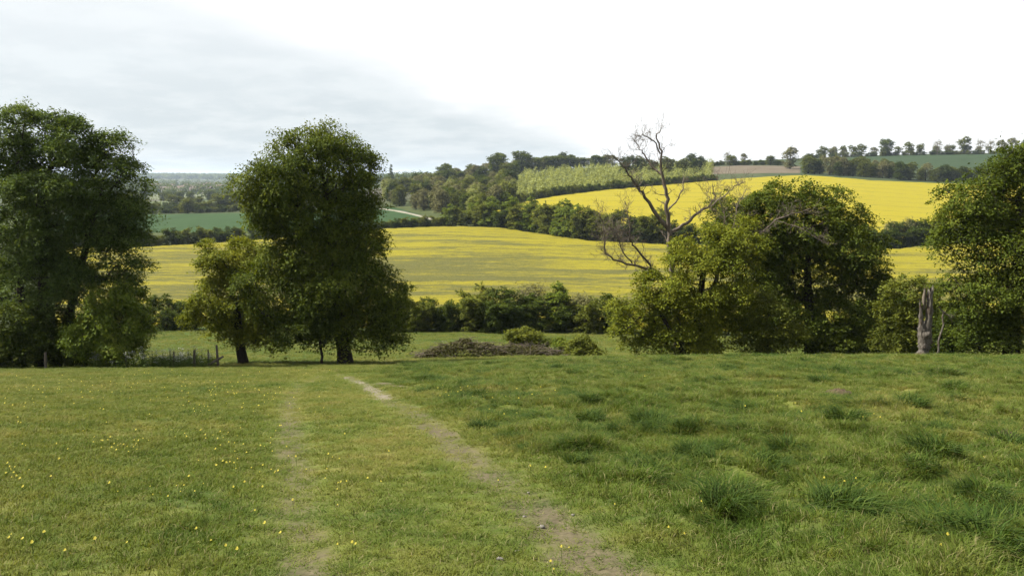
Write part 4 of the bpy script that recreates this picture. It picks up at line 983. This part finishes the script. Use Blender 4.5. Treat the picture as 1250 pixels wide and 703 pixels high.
def tuft_mesh(name, seed, n, rad, hgt, wid, lean, mat):
    rng = np.random.default_rng(seed)
    an = rng.random(n) * 6.283; r = rad * np.sqrt(rng.random(n)); b = np.stack([np.cos(an) * r, np.sin(an) * r, np.full(n, -0.015)], -1)
    ha = rng.random(n) * 6.283; ln = lean * (0.4 + rng.random(n)) + r / rad * lean * 0.6; hh = hgt * (0.45 + 0.75 * rng.random(n))
    out = np.stack([np.cos(an * 0.6 + ha * 0.4), np.sin(an * 0.6 + ha * 0.4), np.zeros(n)], -1)
    sd = np.stack([-np.sin(ha), np.cos(ha), np.zeros(n)], -1) * (wid * (0.6 + 0.8 * rng.random(n)))[:, None] / 2
    m1 = b + out * (ln * hh * 0.3)[:, None] + np.array([0, 0, 1.0]) * (hh * 0.6)[:, None]
    tp = b + out * (ln * hh)[:, None] + np.array([0, 0, 1.0]) * (hh * np.clip(1.0 - 0.25 * ln, 0.4, 1))[:, None]
    v = np.stack([b - sd, b + sd, m1 + sd * 0.8, m1 - sd * 0.8, tp + sd * 0.1, tp - sd * 0.1], 1).reshape(-1, 3)
    i = np.arange(n)[:, None] * 6; f = np.concatenate([i + np.array([0, 1, 2, 3]), i + np.array([3, 2, 4, 5])], 0)
    return mesh(name, v, f, mat, {'tint': np.repeat(rng.random(n), 6)})
M['lush'] = leaf_mat('lush_tussock_blade', [(0.0, (0.024, 0.050, 0.006)), (0.7, (0.044, 0.082, 0.011)), (1.0, (0.110, 0.145, 0.026))], 0.3, 0.7, 0.1)
short = [tuft_mesh('short_tuft', 300 + k, 46, 0.11, 0.062, 0.0065, 0.8, M['blade']) for k in range(4)]
tall = [tuft_mesh('tall_tuft', 320 + k, 60, 0.12, 0.115, 0.0065, 0.75, M['tall']) for k in range(4)]
def proto_obj(name, me, px, py):
    p = ground_hit(px, py); o = obj(name, me); o.location = (p[0], p[1], hz(p[0], p[1])); o['kind'] = 'stuff'; return o
sp_ = [proto_obj('short_turf_tuft', m_, 150 + 90 * i, 600 + 12 * i) for i, m_ in enumerate(short)]
tp_ = [proto_obj('rough_grass_tuft', m_, 880 + 70 * i, 600 + 10 * i) for i, m_ in enumerate(tall)]

def scatter(name, P, S, protos, label, cat, seed):
    rng = np.random.default_rng(seed); n = len(P)
    me = bpy.data.meshes.new(name); me.vertices.add(n); me.vertices.foreach_set('co', np.asarray(P, np.float32).ravel())
    rot = np.stack([rng.normal(0, 0.12, n), rng.normal(0, 0.12, n), rng.random(n) * 6.283], -1)
    for an, typ, val in (('rot', 'FLOAT_VECTOR', rot), ('scl', 'FLOAT_VECTOR', S)):
        a = me.attributes.new(an, typ, 'POINT'); a.data.foreach_set('vector', np.asarray(val, np.float32).ravel())
    a = me.attributes.new('idx', 'INT', 'POINT'); a.data.foreach_set('value', rng.integers(0, len(protos), n).astype(np.int32))
    me.update()
    o = obj(name, me); tag(o, label, cat, kind='stuff')
    ng = bpy.data.node_groups.new(name, 'GeometryNodeTree')
    ng.interface.new_socket('Geometry', in_out='INPUT', socket_type='NodeSocketGeometry'); ng.interface.new_socket('Geometry', in_out='OUTPUT', socket_type='NodeSocketGeometry')
    gi = ng.nodes.new('NodeGroupInput'); go = ng.nodes.new('NodeGroupOutput'); ip = ng.nodes.new('GeometryNodeInstanceOnPoints'); jn = ng.nodes.new('GeometryNodeJoinGeometry')
    for p in protos:
        oi = ng.nodes.new('GeometryNodeObjectInfo'); oi.inputs['Object'].default_value = p; oi.inputs['As Instance'].default_value = True; ng.links.new(oi.outputs['Geometry'], jn.inputs[0])
    def na(nm, dt):
        x = ng.nodes.new('GeometryNodeInputNamedAttribute'); x.data_type = dt; x.inputs['Name'].default_value = nm; return x.outputs['Attribute']
    ng.links.new(gi.outputs[0], ip.inputs['Points']); ng.links.new(jn.outputs[0], ip.inputs['Instance']); ip.inputs['Pick Instance'].default_value = True
    ng.links.new(na('idx', 'INT'), ip.inputs['Instance Index'])
    er = ng.nodes.new('FunctionNodeEulerToRotation'); ng.links.new(na('rot', 'FLOAT_VECTOR'), er.inputs[0]); ng.links.new(er.outputs[0], ip.inputs['Rotation'])
    ng.links.new(na('scl', 'FLOAT_VECTOR'), ip.inputs['Scale']); ng.links.new(ip.outputs[0], go.inputs[0])
    md = o.modifiers.new('grass', 'NODES'); md.node_group = ng
    return o
def sample(y0, y1, dens, seed):
    rng = np.random.default_rng(seed); hw = lambda y: 0.72 * y + 5.0
    n = int(dens * (0.72 * (y1 ** 2 - y0 ** 2) + 10.0 * (y1 - y0)))
    a_, b_ = 0.72, 10.0                        # area up to y is 0.72 y^2 + 10 y; sampled evenly by area
    A0, A1 = a_ * y0 * y0 + b_ * y0, a_ * y1 * y1 + b_ * y1; A_ = A0 + rng.random(n) * (A1 - A0)
    Y = (-b_ + np.sqrt(b_ * b_ + 4 * a_ * A_)) / (2 * a_); X = rng.uniform(-1, 1, n) * hw(Y)
    return X, Y
def tussock_noise(x, y): return fbm(x * 0.9, y * 0.9, 51, 3)
PS, SS, PT, ST = [], [], [], []
rng = np.random.default_rng(61)
for (y0, y1, dens, k) in [(2.6, 7, 150, 1.0), (7, 13, 110, 1.1), (13, 24, 62, 1.35), (24, 36, 36, 1.75), (36, 47.5, 26, 2.1)]:
    X, Y = sample(y0, y1, dens, int(y0 * 10)); n = len(X)
    wr = right_zone(X, Y); w = np.maximum(np.maximum(wear(X, Y), chalk(X, Y) * 1.3), bankbare(X, Y))
    keep = rng.random(n) > np.clip(w * 1.15 - 0.12, 0, 0.97)
    X, Y, wr, w = X[keep], Y[keep], wr[keep], w[keep]; n = len(X)
    tn = tussock_noise(X, Y); Z = H(X, Y)
    istall = rng.random(n) < wr * (0.45 + 0.4 * np.clip(tn * 2, -1, 1)) + (1 - wr) * 0.015
    kz = (0.8 + 0.45 * rng.random(n)) * (1 + 0.5 * wr) * (1 + 0.35 * np.clip(tn, -1, 1.5)) * (1 - 0.55 * np.clip(w * 1.5, 0, 1)) * (1 - 0.35 * lane(X, Y))
    s = ~istall
    PS.append(np.stack([X, Y, Z], -1)[s]); SS.append(np.stack([np.full(n, k), np.full(n, k), kz * k ** 0.35], -1)[s])
    kt = (0.5 + 0.45 * rng.random(n)) * (1 + 1.5 * np.clip(tn - 0.05, 0, 1.0)) * np.where(wr < 0.3, 0.55, 1)
    PT.append(np.stack([X, Y, Z], -1)[istall]); ST.append(np.stack([np.full(n, k * 0.9), np.full(n, k * 0.9), kt * k ** 0.2], -1)[istall])
lushm = [tuft_mesh('lush_tuft', 360 + k, 70, 0.10, 0.15, 0.006, 0.7, M['lush']) for k in range(3)]
lp_ = [proto_obj('lush_grass_tuft', m_, 960 + 60 * i, 560 + 14 * i) for i, m_ in enumerate(lushm)]
PL, SL = [], []
for (y0, y1, dens, k) in [(2.6, 7, 260, 1.0), (7, 13, 200, 1.15), (13, 24, 120, 1.5), (24, 46, 60, 2.0)]:
    X, Y = sample(y0, y1, dens, 700 + int(y0 * 10)); n = len(X); wr = right_zone(X, Y)
    hot = fbm(X * 2.7, Y * 2.7, 81, 2) + 0.5 * fbm(X * 0.45, Y * 0.45, 85, 2)
    sel = (hot > 0.37 + 0.3 * (1 - wr)) & (wr > 0.25) & (wear(X, Y) < 0.2)
    h_ = np.clip((hot - 0.4) * 2.2, 0.3, 1.5)
    PL.append(np.stack([X, Y, H(X, Y)], -1)[sel]); SL.append(np.stack([np.full(n, k), np.full(n, k), h_ * k ** 0.3 * (0.8 + 0.4 * rng.random(n))], -1)[sel])
scatter('lush_grass', np.concatenate(PL), np.concatenate(SL), lp_, 'dark lush clumps of long grass dotted over the rough bank', 'grass', 4)
scatter('pasture_turf', np.concatenate(PS), np.concatenate(SS), sp_, 'short olive green pasture turf over the slope and along the track', 'grass', 1)
scatter('rough_grass', np.concatenate(PT), np.concatenate(ST), tp_, 'long rough tussocky grass covering the bumpy bank beside the track', 'grass', 2)
X, Y = sample(47.5, 91, 9, 99); n = len(X); tn = fbm(X * 0.25, Y * 0.25, 5, 3)
scatter('meadow_grass', np.stack([X, Y, H(X, Y)], -1), np.stack([np.full(n, 3.0), np.full(n, 3.0), 1.3 + 0.8 * tn + 0.4 * rng.random(n)], -1), sp_, 'smooth bright green grass of the meadow in the dip', 'grass', 3)

# single dark tussocks that stand out of the rough bank
TUS = [tuft_mesh('grass_blades', 340 + k, 520, 0.13, 0.17, 0.006, 0.75, M['lush']) for k in range(3)]
tus = [(1025,630,1.25),(1137,570,1.1),(1160,662,1.3),(1205,668,1.2),(890,636,1.0),(935,580,0.9),(1112,500,1.0),(1030,520,1.1),(886,452,1.0),(797,494,1.0),(790,522,1.0),(1228,540,1.0),(870,578,0.9),(845,566,0.8),(700,486,0.8),(960,556,0.9),(1195,615,0.9),(720,510,0.9),(1060,600,0.9),(985,640,0.9),(1240,640,1.1),(780,570,0.8),(1070,548,0.8),(915,505,0.9),(1165,480,0.9),(1000,470,0.9),(680,520,0.8),(1235,590,0.9)]
for i, (px, py, s) in enumerate(tus):
    p = ground_hit(px, py); o = obj('grass_tussock', TUS[i % 3]); o.location = (p[0], p[1], hz(p[0], p[1])); o.rotation_euler = (0, 0, rr.uniform(0, 6.28)); k = s * (1.15 + 0.03 * p[1]); o.scale = (k * 1.15, k * 1.15, k * 0.95)
    tag(o, 'dark lush grass tussock on the rough bank', 'tussock', 'dark tussocks on the rough bank')

# dandelions and buttercups
def flower_mesh(seed, rad):
    rng = np.random.default_rng(seed); v = []; f = []
    k = 10
    for ring, (rr_, zz_) in enumerate(((rad, 0.0), (rad * 0.6, 0.008))):
        for j in range(k):
            a = (j + 0.5 * ring) / k * 6.283; a2 = 6.283 / k * 0.42; o_ = len(v); r_ = rr_ * rng.uniform(0.85, 1.1)
            v += [(0, 0, zz_), (math.cos(a - a2) * r_ * 0.7, math.sin(a - a2) * r_ * 0.7, zz_ + 0.006), (math.cos(a) * r_, math.sin(a) * r_, zz_ + 0.008), (math.cos(a + a2) * r_ * 0.7, math.sin(a + a2) * r_ * 0.7, zz_ + 0.006)]
            f.append((o_, o_ + 1, o_ + 2, o_ + 3))
    v = np.array(v); return v, np.array(f)
fv, ff = flower_mesh(1, 0.0125)
fv2 = fv.copy(); c_, s_ = math.cos(0.35), math.sin(0.35); fv2[:, 1], fv2[:, 2] = fv[:, 1] * c_ + fv[:, 2] * s_ , -fv[:, 1] * s_ * -1 + fv[:, 2] * c_
HEADM = mesh('flower_head', fv2 + np.array([0, 0, 0.085]), ff, M['yellow'])
sv, sf = tubes([(np.array([[0, 0, -0.02], [0.004, 0, 0.04], [0, 0, 0.084]]), np.array([0.0022, 0.002, 0.002]))], lambda r: 4)
STEMM = mesh('stem', sv, sf, M['green_stem'], {'tint': np.full(len(sv), 0.5)})
spots = [(240,660),(253,655),(258,668),(290,690),(28,672),(55,665),(113,673),(117,676),(80,685),(412,670),(430,672),(434,675),(668,678),(672,690),(676,697),(685,676),(1147,686),(1155,680),(1158,690),(1191,686),(1030,602),(1044,598),(1005,603),(1200,573),(715,505),(412,622)]
rng = np.random.default_rng(71)
clumps = [(150,548,26,6,24),(35,580,25,12,16),(285,570,14,14,14),(240,500,30,8,22),(330,490,25,8,18),(60,470,60,8,30),(200,468,60,8,34),(290,480,40,8,26),(120,478,60,8,26),(400,590,16,16,8),(330,560,16,14,12),(545,474,10,5,10),(570,484,18,5,18),(620,490,20,6,12),(660,486,16,5,8),(450,560,40,30,10),(20,500,20,10,10),(210,560,60,40,16),(700,480,60,15,8),(1120,528,50,8,8),(960,500,60,12,8),(640,585,20,10,4),(780,640,100,40,6),(270,540,26,6,16),(120,520,80,20,16)]
for cx, cy, sx, sy, n in clumps:
    for _ in range(n): spots.append((cx + rng.normal() * sx, cy + rng.normal() * sy))
for _ in range(110): spots.append((rng.uniform(0, 420), 456 + 230 * rng.random() ** 2.2))
far_v, far_f, off = [], [], 0; near_n = 0
for px, py in spots:
    if py < 456 or px < -20 or px > 1270: continue
    p = ground_hit(px, py); s = rng.uniform(0.5, 1.1) * (1 + 0.018 * p[1])
    if rng.random() < 0.15: continue
    if p[1] < 13.5:
        t = thing('yellow_flower', 'small yellow dandelion flower in the grass', 'flower', (p[0], p[1], hz(p[0], p[1])), 'yellow flowers in the near grass'); t.rotation_euler = (0, 0, rng.uniform(-0.8, 0.8)); t.scale = (s, s, s * rng.uniform(0.8, 1.2)); near_n += 1
        obj('flower_head', HEADM, t); obj('stem', STEMM, t)
    else:
        s *= 1.1; v = (fv2 + np.array([0, 0, 0.085])) * s + np.array([p[0], p[1], hz(p[0], p[1])]); far_v.append(v); far_f.append(ff + off); off += len(v)
o = obj('buttercups', mesh('buttercups', np.concatenate(far_v), np.concatenate(far_f), M['yellow'])); tag(o, 'specks of yellow buttercups scattered through the farther pasture', 'wildflowers', kind='stuff')
# flint and chalk stones on the track
M['flint'] = mat_plain('flint_white', (0.22, 0.205, 0.175))
for i, (px, py) in enumerate([(640,628),(610,680),(632,669),(700,628),(645,600),(662,640),(707,585)]):
    p = ground_hit(px, py); rng2 = np.random.default_rng(900 + i); v = []; n, m = 8, 5; w = rng2.uniform(0.016, 0.032)
    for k in range(m):
        ph = math.pi * (k + 0.3) / (m - 0.4)
        for j in range(n): a = j / n * 6.283; r_ = w * (1 + 0.25 * rng2.normal()); v.append((math.cos(a) * math.sin(ph) * r_, math.sin(a) * math.sin(ph) * r_ * 0.8, math.cos(ph) * r_ * 0.55))
    f = [(k * n + j, k * n + (j + 1) % n, (k + 1) * n + (j + 1) % n, (k + 1) * n + j) for k in range(m - 1) for j in range(n)]
    o = obj('stone', mesh('stone', v, f, M['flint'], smooth=True)); o.location = (p[0], p[1], hz(p[0], p[1]) + w * 0.35); tag(o, 'pale flint stone lying on the worn track', 'stone', 'flint stones on the track')

# ------------------------------------------------------------------ the air
hx, hy0, hy1, z0, z1 = 13000.0, -60.0, 9450.0, float(V[:, 2].min()) - 3.0, float(V[:, 2].max()) + 45.0
hv = [(-hx,hy0,z0),(hx,hy0,z0),(hx,hy1,z0),(-hx,hy1,z0),(-hx,hy0,z1),(hx,hy0,z1),(hx,hy1,z1),(-hx,hy1,z1)]
hm = bpy.data.materials.new('haze_air'); hm.use_nodes = True; ht = hm.node_tree; ht.nodes.clear()
pv = ht.nodes.new('ShaderNodeVolumePrincipled'); pv.inputs['Color'].default_value = (0.66, 0.80, 0.98, 1); pv.inputs['Density'].default_value = 0.55e-4; pv.inputs['Anisotropy'].default_value = 0.2
ho = ht.nodes.new('ShaderNodeOutputMaterial'); ht.links.new(pv.outputs[0], ho.inputs['Volume'])
o = obj('haze', mesh('haze', hv, [(0,3,2,1),(4,5,6,7),(0,1,5,4),(1,2,6,5),(2,3,7,6),(3,0,4,7)], hm)); tag(o, 'pale blue haze filling the valley air', 'haze', kind='stuff')
